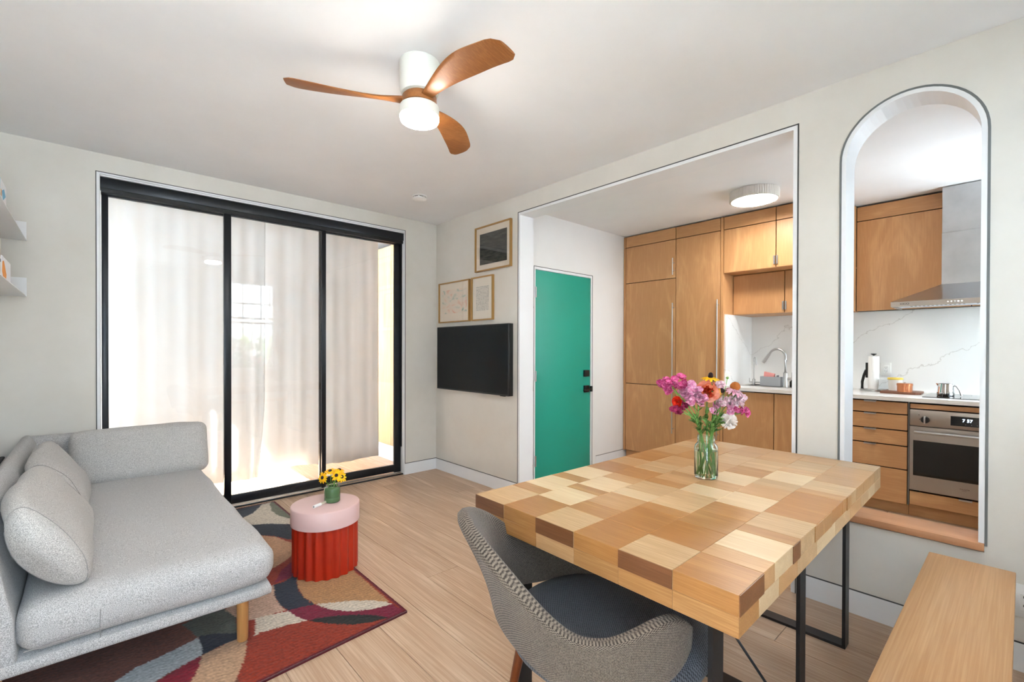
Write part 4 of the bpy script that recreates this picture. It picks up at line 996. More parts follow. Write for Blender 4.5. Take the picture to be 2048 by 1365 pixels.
def upper(name, y0, y1, z0, z1, x, label, strip=True, hy=None, side=1, hz=(2.064, 2.141)):
    t = thing(name, label, 'cabinet', (x + .2, (y0 + y1) / 2, z0), None)
    obj('carcass', B(x + .02, 2.584, y1 + .001, y0 - .001, z0 + .003, 2.585 if strip else z1 - .002), M['carcass'], t)
    obj('bottom', B(x + .002, 2.584, y1, y0, z0, z0 + .003), M['birch_y'], t)
    if strip: panel('top_strip', y0, y1, ZT1, ZT2, t, x=x, mat=M['birch_y'])
    d = panel('door', y0, y1, z0, ZT1 if strip else z1, t, x=x)
    if hy is not None:
        obj('handle', MB().box(x - .012, x + .004, hy - .003, hy + .003, hz[0], hz[1]).box(x - .014, x - .011, hy - .003, hy + .011 * side, hz[0], hz[1]), M['steel'], d)
    return t
upper('wall_cabinet', -2.216, -2.690, 2.035, ZT2, XF, 'deep birch wall cabinet above the sink, next to the tall cabinets', hy=-2.682)
u2 = upper('wall_cabinet', -2.690, -3.176, 2.035, ZT2, XF, 'deep birch wall cabinet above the sink, cut by the pillar', hy=-2.698, side=-1)
obj('side_panel', B(XF, 2.47, -3.178, -3.1765, 2.035, 2.59), M['birch'], u2)
upper('shallow_wall_cabinet', -2.216, -2.692, 1.632, 2.033, 2.135, 'recessed birch wall cabinet directly above the faucet', strip=False, hy=-2.684, hz=(1.661, 1.741))
u4 = upper('shallow_wall_cabinet', -2.692, -3.176, 1.632, 2.033, 2.135, 'recessed birch wall cabinet above the sink, cut by the pillar', strip=False, hy=-2.700, side=-1, hz=(1.661, 1.741))
obj('side_panel', B(2.135, 2.47, -3.178, -3.1765, 1.632, 2.035), M['birch'], u4)
t = thing('range_wall_cabinet', 'flat birch cabinet front behind the range hood', 'cabinet', (2.53, -3.88, 1.63))
obj('carcass', B(2.49, 2.584, -4.6, -3.18, 1.635, 2.585), M['carcass'], t)
panel('top_strip', -3.18, -4.6, 2.452, 2.585, t, x=2.47, mat=M['birch_y']); panel('door', -3.18, -3.935, 1.63, 2.452, t, x=2.47); panel('door', -3.935, -4.6, 1.63, 2.452, t, x=2.47)

# marble
m_, nt_, p_ = new_mat('veined_quartz'); tc = N(nt_, 'ShaderNodeTexCoord')
nz = N(nt_, 'ShaderNodeTexNoise'); nz.inputs['Scale'].default_value = 3.2; nz.inputs['Detail'].default_value = 6; nz.inputs['Roughness'].default_value = .6
nt_.links.new(tc.outputs['Object'], nz.inputs['Vector'])
dt_ = N(nt_, 'ShaderNodeVectorMath', operation='DOT_PRODUCT'); nt_.links.new(tc.outputs['Object'], dt_.inputs[0]); dt_.inputs[1].default_value = (1.1, 1.25, 1.9)
sm = N(nt_, 'ShaderNodeMath', operation='MULTIPLY_ADD'); nt_.links.new(nz.outputs[0], sm.inputs[0]); sm.inputs[1].default_value = .75; nt_.links.new(dt_.outputs['Value'], sm.inputs[2])
fc = N(nt_, 'ShaderNodeMath', operation='FRACT'); nt_.links.new(sm.outputs[0], fc.inputs[0])
ab = N(nt_, 'ShaderNodeMath', operation='SUBTRACT', i_1=.5); nt_.links.new(fc.outputs[0], ab.inputs[0]); ab2 = N(nt_, 'ShaderNodeMath', operation='ABSOLUTE'); nt_.links.new(ab.outputs[0], ab2.inputs[0])
rp_ = N(nt_, 'ShaderNodeValToRGB'); rp_.color_ramp.elements[0].color = S(206, 204, 200); rp_.color_ramp.elements[1].color = S(236, 236, 234); rp_.color_ramp.elements[1].position = .012
nt_.links.new(ab2.outputs[0], rp_.inputs[0]); nt_.links.new(rp_.outputs[0], p_.inputs['Base Color']); p_.inputs['Roughness'].default_value = .25
QZ = m_
QW = plain('white_quartz', S(232, 230, 226), .25)
t = thing('backsplash', 'white veined quartz backsplash behind sink and cooktop', 'backsplash', (2.592, -3.4, .914))
obj('slab', B(2.585, 2.618, -4.6, -2.215, .914, 1.632), QZ, t)
obj('return_slab', B(1.935, 2.585, -2.228, -2.2135, .914, 1.631), QZ, t)
t = thing('countertop', 'long white quartz countertop running past the arch', 'countertop', (2.23, -3.4, .882))
SK = (2.20, 2.50, -2.76, -2.28)
obj('slab', MB().box(1.878, SK[0], -4.6, -2.2285, .884, .914).box(SK[1], 2.584, -4.6, -2.2285, .884, .914).box(SK[0], SK[1], -4.6, SK[2], .884, .914).box(SK[0], SK[1], SK[3], -2.2285, .884, .914), QW, t)
t = thing('kitchen_sink', 'steel ledge sink set into the white countertop', 'sink', (2.35, -2.52, .75))
obj('rim', MB().box(SK[0] - .02, SK[0] + .05, SK[2] - .01, SK[3] + .01, .9141, .9175).box(SK[1] - .05, SK[1] + .02, SK[2] - .01, SK[3] + .01, .9141, .9175).box(SK[0] + .05, SK[1] - .05, SK[2] - .01, SK[2] + .13, .9141, .9175).box(SK[0] + .05, SK[1] - .05, SK[3] - .04, SK[3] + .01, .9141, .9175), M['steel'], t)
obj('basin', MB().box(SK[0] + .002, SK[0] + .006, SK[2] + .002, SK[3] - .002, .75, .914).box(SK[1] - .006, SK[1] - .002, SK[2] + .002, SK[3] - .002, .75, .914).box(SK[0] + .006, SK[1] - .006, SK[2] + .002, SK[2] + .006, .75, .914).box(SK[0] + .006, SK[1] - .006, SK[3] - .006, SK[3] - .002, .75, .914).box(SK[0] + .002, SK[1] - .002, SK[2] + .002, SK[3] - .002, .746, .75), M['steel'], t)
t = thing('sink_cabinet', 'birch base cabinet with two doors under the sink', 'cabinet', (2.25, -2.74, 0))
obj('carcass', B(XF + .02, 2.58, -3.256, -2.216, .10, .745), M['carcass'], t)
obj('front_rail', B(XF + .02, XF + .04, -3.256, -2.216, .745, .88), M['carcass'], t)
obj('toe_kick', B(XF + .06, 2.58, -3.256, -2.216, 0, .10), M['birch_y'], t)
for a, b in ((-2.216, -2.680), (-2.680, -3.256)):
    d = panel('door', a, b, .10, .876, t)
    obj('handle', B(XF - .012, XF + .01, (a + b) / 2 - .06, (a + b) / 2 + .06, .874, .8765), M['steel'], d)
t = thing('drawer_cabinet', 'birch base cabinet with five drawers left of the oven', 'cabinet', (2.25, -3.44, 0))
obj('carcass', B(XF + .02, 2.58, -3.624, -3.258, .09, .883), M['carcass'], t)
obj('toe_kick', B(XF + .06, 2.58, -3.624, -3.258, 0, .09), M['birch_y'], t)
for z0, z1, hd_ in ((.780, .875, 1), (.656, .778, 1), (.537, .654, 1), (.356, .535, 1), (.088, .354, 0)):
    d = panel('drawer', -3.258, -3.624, z0, z1, t, mat=M['birch_y'])
    if hd_: obj('handle', MB().box(XF - .016, XF + .01, -3.43, -3.352, z1 - .002, z1 + .0005).box(XF - .016, XF - .0145, -3.43, -3.352, z1 - .010, z1 - .001), M['steel'], d)
t = thing('oven_cabinet', 'birch housing around the built-in oven with a drawer below', 'cabinet', (2.25, -4.0, 0))
obj('side', B(XF + .002, 2.58, -3.632, -3.626, .09, .88), plain('edge_grey', S(120, 116, 112), .6), t)
obj('back', B(2.56, 2.58, -4.6, -3.633, .09, .88), M['carcass'], t)
panel('top_strip', -3.634, -4.6, .832, .873, t, mat=M['birch_y'])
d = panel('drawer', -3.634, -4.6, .098, .205, t, mat=M['birch_y'])
obj('handle', MB().box(XF - .016, XF + .01, -3.98, -3.91, .203, .2055).box(XF - .016, XF - .0145, -3.98, -3.91, .194, .204), M['steel'], d)
obj('toe_kick', B(XF + .06, 2.58, -4.6, -3.626, 0, .09), M['birch_y'], t)
panel('side_front', -4.385, -4.6, .207, .830, t)
t = thing('oven', 'stainless steel built-in wall oven with dark glass door', 'oven', (2.15, -4.01, .21))
OX = 1.893
obj('chassis', B(OX + .03, 2.50, -4.378, -3.640, .222, .828), plain('oven_black', S(16, 15, 15), .5), t)
cp_ = obj('control_panel', B(OX, OX + .03, -4.38, -3.637, .707, .828), M['steel_dark'], t, bevel=.002)
od = obj('oven_door', MB().box(OX - .004, OX + .028, -4.38, -3.637, .218, .330).box(OX - .004, OX + .028, -4.38, -3.637, .596, .702).box(OX - .004, OX + .028, -3.658, -3.637, .330, .596).box(OX - .004, OX + .028, -4.38, -4.359, .330, .596), M['steel_dark'], t)
obj('window_glass', B(OX - .003, OX + .02, -4.359, -3.658, .330, .596), plain('oven_glass', S(14, 13, 11), .06, spec=.6), od)
hh = obj('handle', MB().tube([(OX - .045, -4.35, .665), (OX - .045, -3.667, .665)], .0095, 14), M['steel'], od, smooth=True)
for yy in (-4.30, -3.72): obj('handle_post', MB().tube([(OX - .045, yy, .665), (OX - .002, yy, .665)], .007, 10), M['steel'], hh, smooth=True)
kn = obj('knob', MB().lathe([(.026, 0), (.026, -.004), (.022, -.018), (0, -.018)], (OX, -3.724, .756), 28, axis='x'), M['black'], cp_, smooth=True, ang=40)
obj('knob_grip', B(OX - .030, OX - .004, -3.729, -3.719, .728, .784), M['steel'], kn, bevel=.002)
for yy, zz in ((-3.69, .79), (-3.695, .757)): obj('indicator', MB().lathe([(.003, 0), (.003, -.001)], (OX, yy, zz), 12, axis='x'), M['black'], cp_)
dp = obj('display', B(OX - .0015, OX + .01, -4.15, -3.864, .732, .800), plain('display_black', S(6, 6, 8), .1), cp_)
text('clock_digits', '7 57', .030, plain('clock_glow', S(200, 225, 255), .5, emit=(.55, .75, 1.0, 1), es=3.0), dp, (OX - .002, -3.925, .763), (0, -1, 0), (0, 0, 1))
for i in range(5): obj('touch_icon', B(OX - .002, OX - .001, -3.945 - i * .03, -3.940 - i * .03, .743, .747), plain('icon_grey', S(120, 120, 125), .5), dp)
NPD = plain('nameplate_dark', S(60, 44, 34), .5)
text('nameplate', 'FULGOR', .0135, NPD, od, (OX - .0045, -3.915, .275), (0, -1, 0), (0, 0, 1)); text('nameplate', 'MILANO', .006, NPD, od, (OX - .0045, -3.928, .266), (0, -1, 0), (0, 0, 1))

# hood
t = thing('range_hood', 'stainless steel chimney range hood seen through the arch', 'range hood', (2.33, -3.955, 1.628))
HY0, HY1 = -3.488, -4.422
obj('lip', MB().box(2.08, 2.10, HY1, HY0, 1.628, 1.667).box(2.10, 2.47, HY0 - .02, HY0, 1.628, 1.667).box(2.10, 2.47, HY1, HY1 + .02, 1.628, 1.667), M['steel_dark'], t)
CX0, CY0, CY1 = 2.36, -3.767, -4.143
cn = MB().add([(2.08, HY0, 1.667), (2.08, HY1, 1.667), (2.47, HY1, 1.667), (2.47, HY0, 1.667), (CX0, CY0, 1.812), (CX0, CY1, 1.812), (2.47, CY1, 1.812), (2.47, CY0, 1.812)],
    [(0, 1, 2, 3), (4, 7, 6, 5), (0, 4, 5, 1), (1, 5, 6, 2), (2, 6, 7, 3), (3, 7, 4, 0)])
obj('canopy', cn, M['steel'], t)
GALV = plain('galvanised_steel', S(178, 178, 178), .38, .85, vary=.12, vscale=5)
obj('chimney', B(CX0, 2.469, CY1, CY0, 1.812, 2.225), GALV, t, bevel=.001, seg=1); obj('chimney', B(CX0 + .0015, 2.469, CY1 + .0015, CY0 - .0015, 2.2255, 2.592), GALV, t, bevel=.001, seg=1)
fp = obj('filter_panel', B(2.10, 2.46, HY1 + .02, HY0 - .02, 1.640, 1.646), plain('filter_white', S(214, 218, 222), .4, .3), t)
for i in range(22):
    yy = HY0 - .10 - i * .026 - (.05 if i > 12 else 0)
    obj('filter_slot', MB().prism([(2.12, yy), (2.12, yy - .011), (2.30, yy - .011), (2.30, yy)], 1.6385, 1.6405, 'z'), M['black'], fp)
for i in range(5): obj('button', MB().lathe([(.0065, 0), (.0065, -.004)], (2.08, -3.830 - i * .019, 1.648), 12, axis='x'), M['chrome'], t, smooth=True, ang=40)
text('brand_lettering', 'XIKIO', .022, M['black'], t, (2.0795, -3.545, 1.641), (0, -1, 0), (0, 0, 1))
# cooktop
t = thing('cooktop', 'black glass induction cooktop under the hood', 'cooktop', (2.26, -4.02, .914))
obj('glass', B(2.034, 2.52, -4.36, -3.690, .9142, .919), plain('cooktop_glass', S(10, 11, 13), .05), t, bevel=.001, seg=1)
for cx, cy in ((2.16, -3.86), (2.39, -3.86), (2.16, -4.18), (2.39, -4.18)):
    obj('zone_mark', MB().lathe([(.085, .9191), (.087, .9193), (.089, .9191)], (cx, cy, 0), 36, cap=False), plain('zone_grey', S(90, 92, 95), .4), t)
KT = (2.26, -3.806)
t = thing('steel_kettle', 'small polished steel pitcher on the cooktop', 'pitcher', (*KT, .9195))
obj('body', MB().lathe([(0, .9196), (.050, .9196), (.053, .924), (.0525, .95), (.046, 1.005), (.045, 1.014), (.043, 1.014), (.043, 1.005), (.049, .95), (0, .93)], (*KT, 0), 40), M['chrome'], t, smooth=True, ang=40)
obj('spout', MB().add([(KT[0] - .012, KT[1] + .040, 1.012), (KT[0] + .012, KT[1] + .040, 1.012), (KT[0], KT[1] + .058, 1.016), (KT[0], KT[1] + .044, .985)], [(0, 2, 3), (1, 3, 2), (0, 1, 2), (0, 3, 1)]), M['chrome'], t)
obj('handle', MB().tube([(KT[0], KT[1] - .044, 1.003), (KT[0], KT[1] - .062, .998), (KT[0], KT[1] - .080, .965), (KT[0], KT[1] - .090, .925)], .006, 10), M['chrome'], t, smooth=True)
# paper towel
PT = (2.44, -3.318)
t = thing('paper_towel_holder', 'steel paper towel holder with black side arm by the backsplash', 'paper towel holder', (*PT, .914))
obj('base', MB().lathe([(.098, .9145), (.098, .928), (.090, .932), (0, .932)], (*PT, 0), 40), M['steel'], t, smooth=True, ang=40)
obj('post', MB().lathe([(.007, .932), (.007, 1.235)], (*PT, 0), 12), M['steel'], t, smooth=True)
obj('finial', MB().lathe([(.006, 1.227), (.008, 1.233), (.022, 1.242), (.022, 1.247), (0, 1.249)], (*PT, 0), 24), M['black'], t, smooth=True)
ay = PT[1] + .082
obj('side_arm', MB().tube([(PT[0], ay, .930), (PT[0], ay, .99), (PT[0], ay - .012, 1.05), (PT[0], ay - .028, 1.10)], .011, 10).tube([(PT[0], ay - .034, 1.03), (PT[0], ay - .034, 1.165)], .0105, 10), M['black'], t, smooth=True)
t = thing('paper_towel_roll', 'white paper towel roll on the steel holder', 'paper towel', (*PT, .9325))
obj('roll', MB().lathe([(.012, .9328), (.040, .9328), (.040, 1.222), (.012, 1.222)], (*PT, 0), 40, cap=False), plain('paper_white', S(240, 240, 238), .9, bump=.2, bscale=300), t, smooth=True, ang=40)
obj('core', MB().lathe([(.012, .9328), (.012, 1.222)], (*PT, 0), 24, cap=False), plain('core_card', S(190, 160, 120), .9), t, smooth=True)
# board with jars
t = obj('serving_board', MB().prism([(2.22, -3.40), (2.26, -3.395), (2.47, -3.395), (2.50, -3.41), (2.50, -3.63), (2.46, -3.655), (2.25, -3.66), (2.21, -3.63), (2.205, -3.45)], .9143, .931, 'z'), wood('board_walnut', S(120, 76, 54), S(150, 102, 76), 'y', .5, across=9, along=.8, var=0), bevel=.002)
tag(t, 'small walnut serving board holding a copper tin and a white tub', 'board')
t = thing('copper_tin', 'round copper coloured tin with a knob lid on the serving board', 'tin', (2.265, -3.556, .9312))
CO = plain('copper', S(206, 132, 92), .3, .7)
obj('body', MB().lathe([(0, .9313), (.050, .9313), (.0505, .985), (0, .985)], (2.265, -3.556, 0), 40), CO, t, smooth=True, ang=40)
ld = obj('lid', MB().lathe([(.053, .985), (.053, 1.000), (.050, 1.003), (0, 1.004)], (2.265, -3.556, 0), 40), CO, t, smooth=True, ang=40)
obj('knob', MB().lathe([(.006, 1.004), (.009, 1.010), (0, 1.013)], (2.265, -3.556, 0), 16), M['steel'], ld, smooth=True)
t = thing('lidded_tub', 'white plastic tub with yellow lid behind the copper tin', 'tub', (2.40, -3.475, .9312))
obj('body', MB().lathe([(0, .9313), (.045, .9313), (.050, 1.028), (0, 1.028)], (2.40, -3.475, 0), 40), plain('tub_white', S(230, 228, 222), .5), t, smooth=True, ang=40)
obj('lid', MB().lathe([(.0535, 1.024), (.0535, 1.038), (.05, 1.041), (0, 1.040)], (2.40, -3.475, 0), 40), plain('tub_yellow', S(222, 196, 80), .5), t, smooth=True, ang=40)
# faucets
FX, FY = 2.235, -2.672
t = thing('kitchen_faucet', 'tall brushed steel gooseneck faucet at the sink', 'faucet', (FX, FY, .9176))
obj('body', MB().lathe([(.024, .9177), (.024, .925), (.0205, .93), (.0205, 1.055), (.014, 1.06)], (FX, FY, 0), 24), M['steel'], t, smooth=True, ang=40)
arcp = [(FX, FY, 1.055), (FX, FY, 1.18)] + [(FX, FY + .075 - .075 * math.cos(a), 1.205 + .080 * math.sin(a)) for a in [PI * .05 * i for i in range(1, 18)]]
obj('spout', MB().tube(arcp, .0115, 14), M['steel'], t, smooth=True)
e0 = Vector(arcp[-1]); dirn = (Vector(arcp[-1]) - Vector(arcp[-3])).normalized()
obj('spray_head', MB().tube([e0 - dirn * .002, e0 + dirn * .03, e0 + dirn * .10, e0 + dirn * .108], .014, 16, radii=[.0125, .0145, .0165, .015]), M['steel'], t, smooth=True)
hd_ = obj('handle', MB().tube([(FX, FY - .015, 1.0), (FX, FY - .062, 1.0)], .013, 14), M['steel'], t, smooth=True)
obj('lever', MB().tube([(FX, FY - .055, 1.0), (FX - .004, FY - .060, 1.062)], .0055, 10), M['steel'], hd_, smooth=True)
TX, TY = 2.33, -2.348
t = thing('filter_tap', 'slim steel filtered water tap left of the main faucet', 'faucet', (TX, TY, .9176))
obj('body', MB().lathe([(.014, .9177), (.014, .975), (.008, .98)], (TX, TY, 0), 20), M['steel'], t, smooth=True, ang=40)
obj('spout', MB().tube([(TX, TY, .97), (TX, TY - .001, 1.15)] + [(TX, TY - .011 + .011 * math.cos(a), 1.175 + .03 * math.sin(a)) for a in [PI * .1 * i for i in range(0, 11)]] + [(TX, TY - .023, 1.12)], .0045, 10), M['steel'], t, smooth=True)
obj('handle', MB().tube([(TX, TY + .045, .945), (TX, TY - .062, .947)], .007, 10).tube([(TX, TY + .042, .945), (TX, TY + .042, .985)], .0045, 8), M['steel'], t, smooth=True)
t = thing('sink_caddy', 'grey plastic sink caddy between the two taps', 'caddy', (2.25, -2.535, .9176))
GP = plain('caddy_grey', S(150, 155, 160), .5)
obj('body', MB().box(2.22, 2.224, -2.632, -2.447, .9178, 1.013).box(2.286, 2.29, -2.632, -2.447, .9178, 1.013).box(2.224, 2.286, -2.632, -2.628, .9178, 1.013).box(2.224, 2.286, -2.451, -2.447, .9178, 1.013).box(2.22, 2.29, -2.632, -2.447, .9178, .921), GP, t)
obj('divider', B(2.224, 2.286, -2.60, -2.597, .921, 1.03), GP, t)
t = obj('sponge', MB().prism([(-2.47, .9215), (-2.56, .9215), (-2.575, 1.042), (-2.48, 1.062)], 2.232, 2.262, 'x'), plain('sponge_pink', S(222, 150, 146), .9, bump=.5, bscale=400), bevel=.003); tag(t, 'pink sponge standing in the grey sink caddy', 'sponge')
t = thing('soap_bottle', 'dark small bottle beside the faucet at the pillar edge', 'bottle', (2.30, -2.715, .9176))
obj('body', MB().lathe([(0, .9177), (.026, .9177), (.027, .97), (.012, .985), (.010, 1.0), (0, 1.0)], (2.30, -2.715, 0), 24), plain('bottle_dark', S(50, 48, 40), .3), t, smooth=True, ang=40)
obj('cap', MB().lathe([(.012, 1.0), (.012, 1.015), (0, 1.016)], (2.30, -2.715, 0), 16), M['black'], t, smooth=True, ang=40)
# outlets
def outlet(label, org, ydir, nrm, w_=.072, h_=.122):
    t = thing('power_outlet', label, 'outlet', org)
    O, Y, Nn, Z = Vector(org), Vector(ydir), Vector(nrm), Vector((0, 0, 1))
    def bx(a0, a1, c0, c1, d0, d1):
        mb = MB(); P = [O + Y * a + Z * c + Nn * dd for dd in (d0, d1) for a, c in ((a0, c0), (a1, c0), (a1, c1), (a0, c1))]
        return mb.add(P, [(3, 2, 1, 0), (4, 5, 6, 7), (0, 1, 5, 4), (1, 2, 6, 5), (2, 3, 7, 6), (3, 0, 4, 7)])
    obj('plate', bx(-w_ / 2, w_ / 2, 0, h_, 0, .005), M['white_plastic'], t, bevel=.0015)
    ins = obj('socket_insert', bx(-.017, .017, .027, .095, .005, .007), M['white_plastic'], t, bevel=.001, seg=1)
    for c in (.044, .078):
        obj('slot', bx(-.008, -.006, c, c + .009, .007, .0075), M['black'], ins); obj('slot', bx(.006, .008, c, c + .008, .007, .0075), M['black'], ins)
        obj('slot', bx(-.002, .002, c - .008, c - .004, .007, .0075), M['black'], ins)
    return t
outlet('white double outlet on the backsplash beside the paper towel', (2.585, -3.383, 1.042), (0, -1, 0), (-1, 0, 0))
outlet('white double outlet low on the wall beside the bench', (0, -4.232, .218), (0, -1, 0), (-1, 0, 0), .075, .13)

# ------------------------------------------------------------------ bouquet on the dining table
JC = (-.857, -3.34)
jr = thing('glass_jar', 'clear glass jar of water holding the bouquet on the dining table', 'jar', (*JC, .7505))
JG = solid_glass('jar_glass', S(240, 252, 248), 1.45)
obj('jar', MB().lathe([(0, .7506), (.040, .7506), (.0455, .756), (.046, .765), (.046, .872), (.043, .885), (.036, .893), (.0335, .897), (.0335, .906), (.0348, .908), (.0335, .911), (.0348, .914), (.0335, .918), (.0335, .927), (.0310, .927), (.0310, .900), (.034, .889), (.041, .880), (.0432, .868), (.0432, .765), (.040, .758), (0, .757)], (*JC, 0), 56), JG, jr, smooth=True, ang=50)
obj('water', MB().lathe([(0, .7572), (.0398, .7582), (.0430, .765), (.0430, .862), (0, .862)], (*JC, 0), 48), solid_glass('jar_water', S(244, 250, 244), 1.33), jr, smooth=True, ang=50)
PKH = petal_mat('hot_pink', S(206, 60, 122), S(238, 130, 178), 90); PKL = petal_mat('soft_pink', S(226, 130, 172), S(244, 190, 212), 90); PKP = petal_mat('pale_pink', S(232, 182, 196), S(248, 226, 230), 90)
WHP = petal_mat('white_petal', S(246, 232, 222), S(252, 246, 242), 60); PEA = petal_mat('peach_petal', S(236, 110, 70), S(250, 170, 130), 45); REDP = petal_mat('red_petal', S(200, 24, 14), S(236, 60, 30), 70); CONP = petal_mat('cone_petal', S(206, 130, 150), S(236, 190, 200), 70)
CONE = plain('orange_cone', S(176, 98, 34), .9, bump=.8, bscale=500); DPK = petal_mat('deep_pink', S(140, 30, 66), S(196, 70, 116), 90)
def foot(i):
    a = i * 2.4; return Vector((JC[0] + .028 * math.cos(a), JC[1] + .028 * math.sin(a), .762))
def neckp(h, i):
    d = Vector((h[0] - JC[0], h[1] - JC[1], 0)); d = d.normalized() * .022 if d.length > 1e-4 else Vector()
    return Vector((JC[0], JC[1], .925)) + d + Vector((.004 * math.cos(i * 1.7), .004 * math.sin(i * 1.7), 0))
def stem_pts(i, h):
    f0 = foot(i); n0 = neckp(h, i); h = Vector(h)
    c1 = f0 * .5 + n0 * .5
    up_ = bez(n0, n0 + (n0 - f0).normalized() * (h - n0).length * .45, h, 8)
    return [f0, c1] + up_
def ruffle(mb, c, nrm, R, rnd, n=7):
    c = Vector(c); nr = Vector(nrm).normalized(); a = nr.orthogonal().normalized(); b = nr.cross(a)
    for k in range(n):
        an = 2 * PI * k / n + rnd.uniform(-.3, .3); d = a * math.cos(an) + b * math.sin(an)
        petal(mb, c - nr * R * .2, d + nr * rnd.uniform(.2, 1.0), nr, R * rnd.uniform(.8, 1.15), R * rnd.uniform(.9, 1.3), rnd.uniform(-.15, .25), 4, 3, ruff=R * .16, rnd=rnd)
    for k in range(3):
        an = rnd.uniform(0, 6.3); d = a * math.cos(an) + b * math.sin(an)
        petal(mb, c, d * .5 + nr, d, R * .8, R * .7, .2, 3, 3, ruff=R * .12, rnd=rnd)
def cluster(label, i, blooms, mat, R=.019, leaves=7, mat2=None, n2=0):
    R *= 1.28
    rnd = random.Random(40 + i); h = Vector(blooms[0])
    t = thing('sweet_pea_stem', label, 'flower', tuple(foot(i)), 'bouquet in the glass jar')
    pts = stem_pts(i, h); obj('stem', MB().tube(pts, .0021, 7), STEM, t, smooth=True)
    lb = MB(); leafy(lb, pts[2:], leaves, .034, .007, rnd); obj('leaves', lb, LEAF, t, smooth=True)
    for k, bpos in enumerate(blooms):
        mb = MB(); bp = Vector(bpos); out = (bp - Vector((JC[0], JC[1], .98))).normalized()
        for q in range(4):
            off = Vector((rnd.uniform(-1, 1), rnd.uniform(-1, 1), rnd.uniform(-1, 1))) * R * .6
            ruffle(mb, bp + off, out * .5 + tocam * .7 + Vector((rnd.uniform(-.5, .5), rnd.uniform(-.5, .5), rnd.uniform(-.3, .5))), R * rnd.uniform(.75, 1.05), rnd)
        obj('blossom', mb, mat2 if (mat2 and k < n2) else mat, t, smooth=True, ang=80)
        if k: obj('stalk', MB().tube([pts[-3], bp - out * R * .3], .0012, 5), STEM, t, smooth=True)
    return t
cluster('hot pink ruffled flower spray reaching far left in the jar', 0, [(-.974, -3.231, 1.138), (-.990, -3.216, 1.147), (-.969, -3.236, 1.113), (-.947, -3.256, 1.150), (-.932, -3.269, 1.127)], PKH, .019, 6, PKL, 0)
cluster('soft pink ruffled flower spray at the centre left of the bouquet', 1, [(-.902, -3.297, 1.07), (-.918, -3.282, 1.112), (-.898, -3.300, 1.120), (-.922, -3.279, 1.091)], PKL, .019, 8)
cluster('lilac pink ruffled flower spray under the peach rose', 2, [(-.878, -3.319, 1.059), (-.872, -3.325, 1.085), (-.885, -3.312, 1.10)], PKL, .018, 9)
cluster('deep pink drooping flower spray low on the left of the bouquet', 3, [(-.936, -3.268, 1.029), (-.945, -3.258, 1.022), (-.922, -3.279, 1.045)], DPK, .015, 8)
cluster('pale pink ruffled flower spray under the orange coneflower', 4, [(-.765, -3.42, 1.089), (-.750, -3.434, 1.078), (-.779, -3.409, 1.060), (-.762, -3.425, 1.055)], PKP, .019, 7)
cluster('pale pink flower spray behind the right yellow daisy', 5, [(-.808, -3.383, 1.050), (-.814, -3.376, 1.130), (-.800, -3.39, 1.075)], PKP, .016, 8)
cluster('dusty pink drooping flower spray low at the centre of the bouquet', 6, [(-.835, -3.359, 1.018), (-.832, -3.362, 1.04), (-.789, -3.400, 1.032)], PKL, .016, 10)
cluster('bright pink flower tip reaching far right in the bouquet', 7, [(-.737, -3.447, 1.019), (-.752, -3.434, 1.025), (-.771, -3.418, 1.035)], PKH, .014, 6, PKH, 1)
# rose
def rose(i, c, nrm, R, label, mat, turns=4, name='rose'):
    rnd = random.Random(80 + i); t = thing(name, label, 'flower', tuple(foot(i)), 'bouquet in the glass jar'); c = Vector(c); nr = Vector(nrm).normalized(); a = nr.orthogonal().normalized(); b = nr.cross(a)
    pts = stem_pts(i, c - nr * R * .4); obj('stem', MB().tube(pts, .0025, 7), STEM, t, smooth=True)
    for ring in range(turns):
        mb = MB(); s = (ring + 1) / turns; n = 3 + ring * 2
        for k in range(n):
            an = 2 * PI * (k + .5 * ring) / n + rnd.uniform(-.15, .15); d = a * math.cos(an) + b * math.sin(an)
            petal(mb, c - nr * R * .45 + d * R * .10 * s, d * (.25 + 1.1 * s * s) + nr * (1.0 - .35 * s), nr if s > .5 else d, R * (.75 + .35 * s), R * (.8 + .5 * s), -.25 if s < .6 else .05, 6, 4, ruff=R * .05, rnd=rnd)
        obj('petals', mb, mat[ring], t, smooth=True, ang=80)
    lb = MB(); leafy(lb, pts[2:-2], 5, .04, .016, rnd); obj('leaves', lb, LEAF, t, smooth=True)
    return t
PEI = petal_mat('rose_heart', S(196, 50, 24), S(232, 92, 50), 45); PEO = petal_mat('rose_outer', S(244, 140, 110), S(252, 186, 160), 45)
rose(8, (-.851, -3.343, 1.105), tocam * .9 + R3 * -.25 + U3 * .35, .046, 'large peach orange rose at the centre of the bouquet', [PEI, PEI, PEA, PEO, PEO], 5)
rose(10, (-.945, -3.258, 1.063), tocam * .6 - R3 * .7, .022, 'small red flower on the left of the bouquet', [REDP] * 3, 3, 'red_flower')
def pompon(i, c, R, label):
    t = thing('dahlia', label, 'flower', tuple(foot(i)), 'bouquet in the glass jar'); rnd = random.Random(i); c = Vector(c)
    pts = stem_pts(i, c); obj('stem', MB().tube(pts, .0024, 7), STEM, t, smooth=True)
    mb = MB(); n = 110
    for k in range(n):
        z = 1 - 2 * (k + .5) / n; a = k * 2.39996; r_ = math.sqrt(1 - z * z); d = Vector((r_ * math.cos(a), r_ * math.sin(a), z))
        petal(mb, c + d * R * .35, d + Vector((rnd.uniform(-.25, .25), rnd.uniform(-.25, .25), rnd.uniform(-.25, .25))), d.orthogonal(), R * .72, R * .34, rnd.uniform(-.2, .2), 3, 2, ruff=R * .06, rnd=rnd)
    obj('petals', mb, WHP, t, smooth=True, ang=80); obj('heart', MB().sphere(c, R * .5, 12, 8), WHP, t, smooth=True)
pompon(9, (-.788, -3.402, .983), .033, 'white ruffled dahlia low on the right of the bouquet')
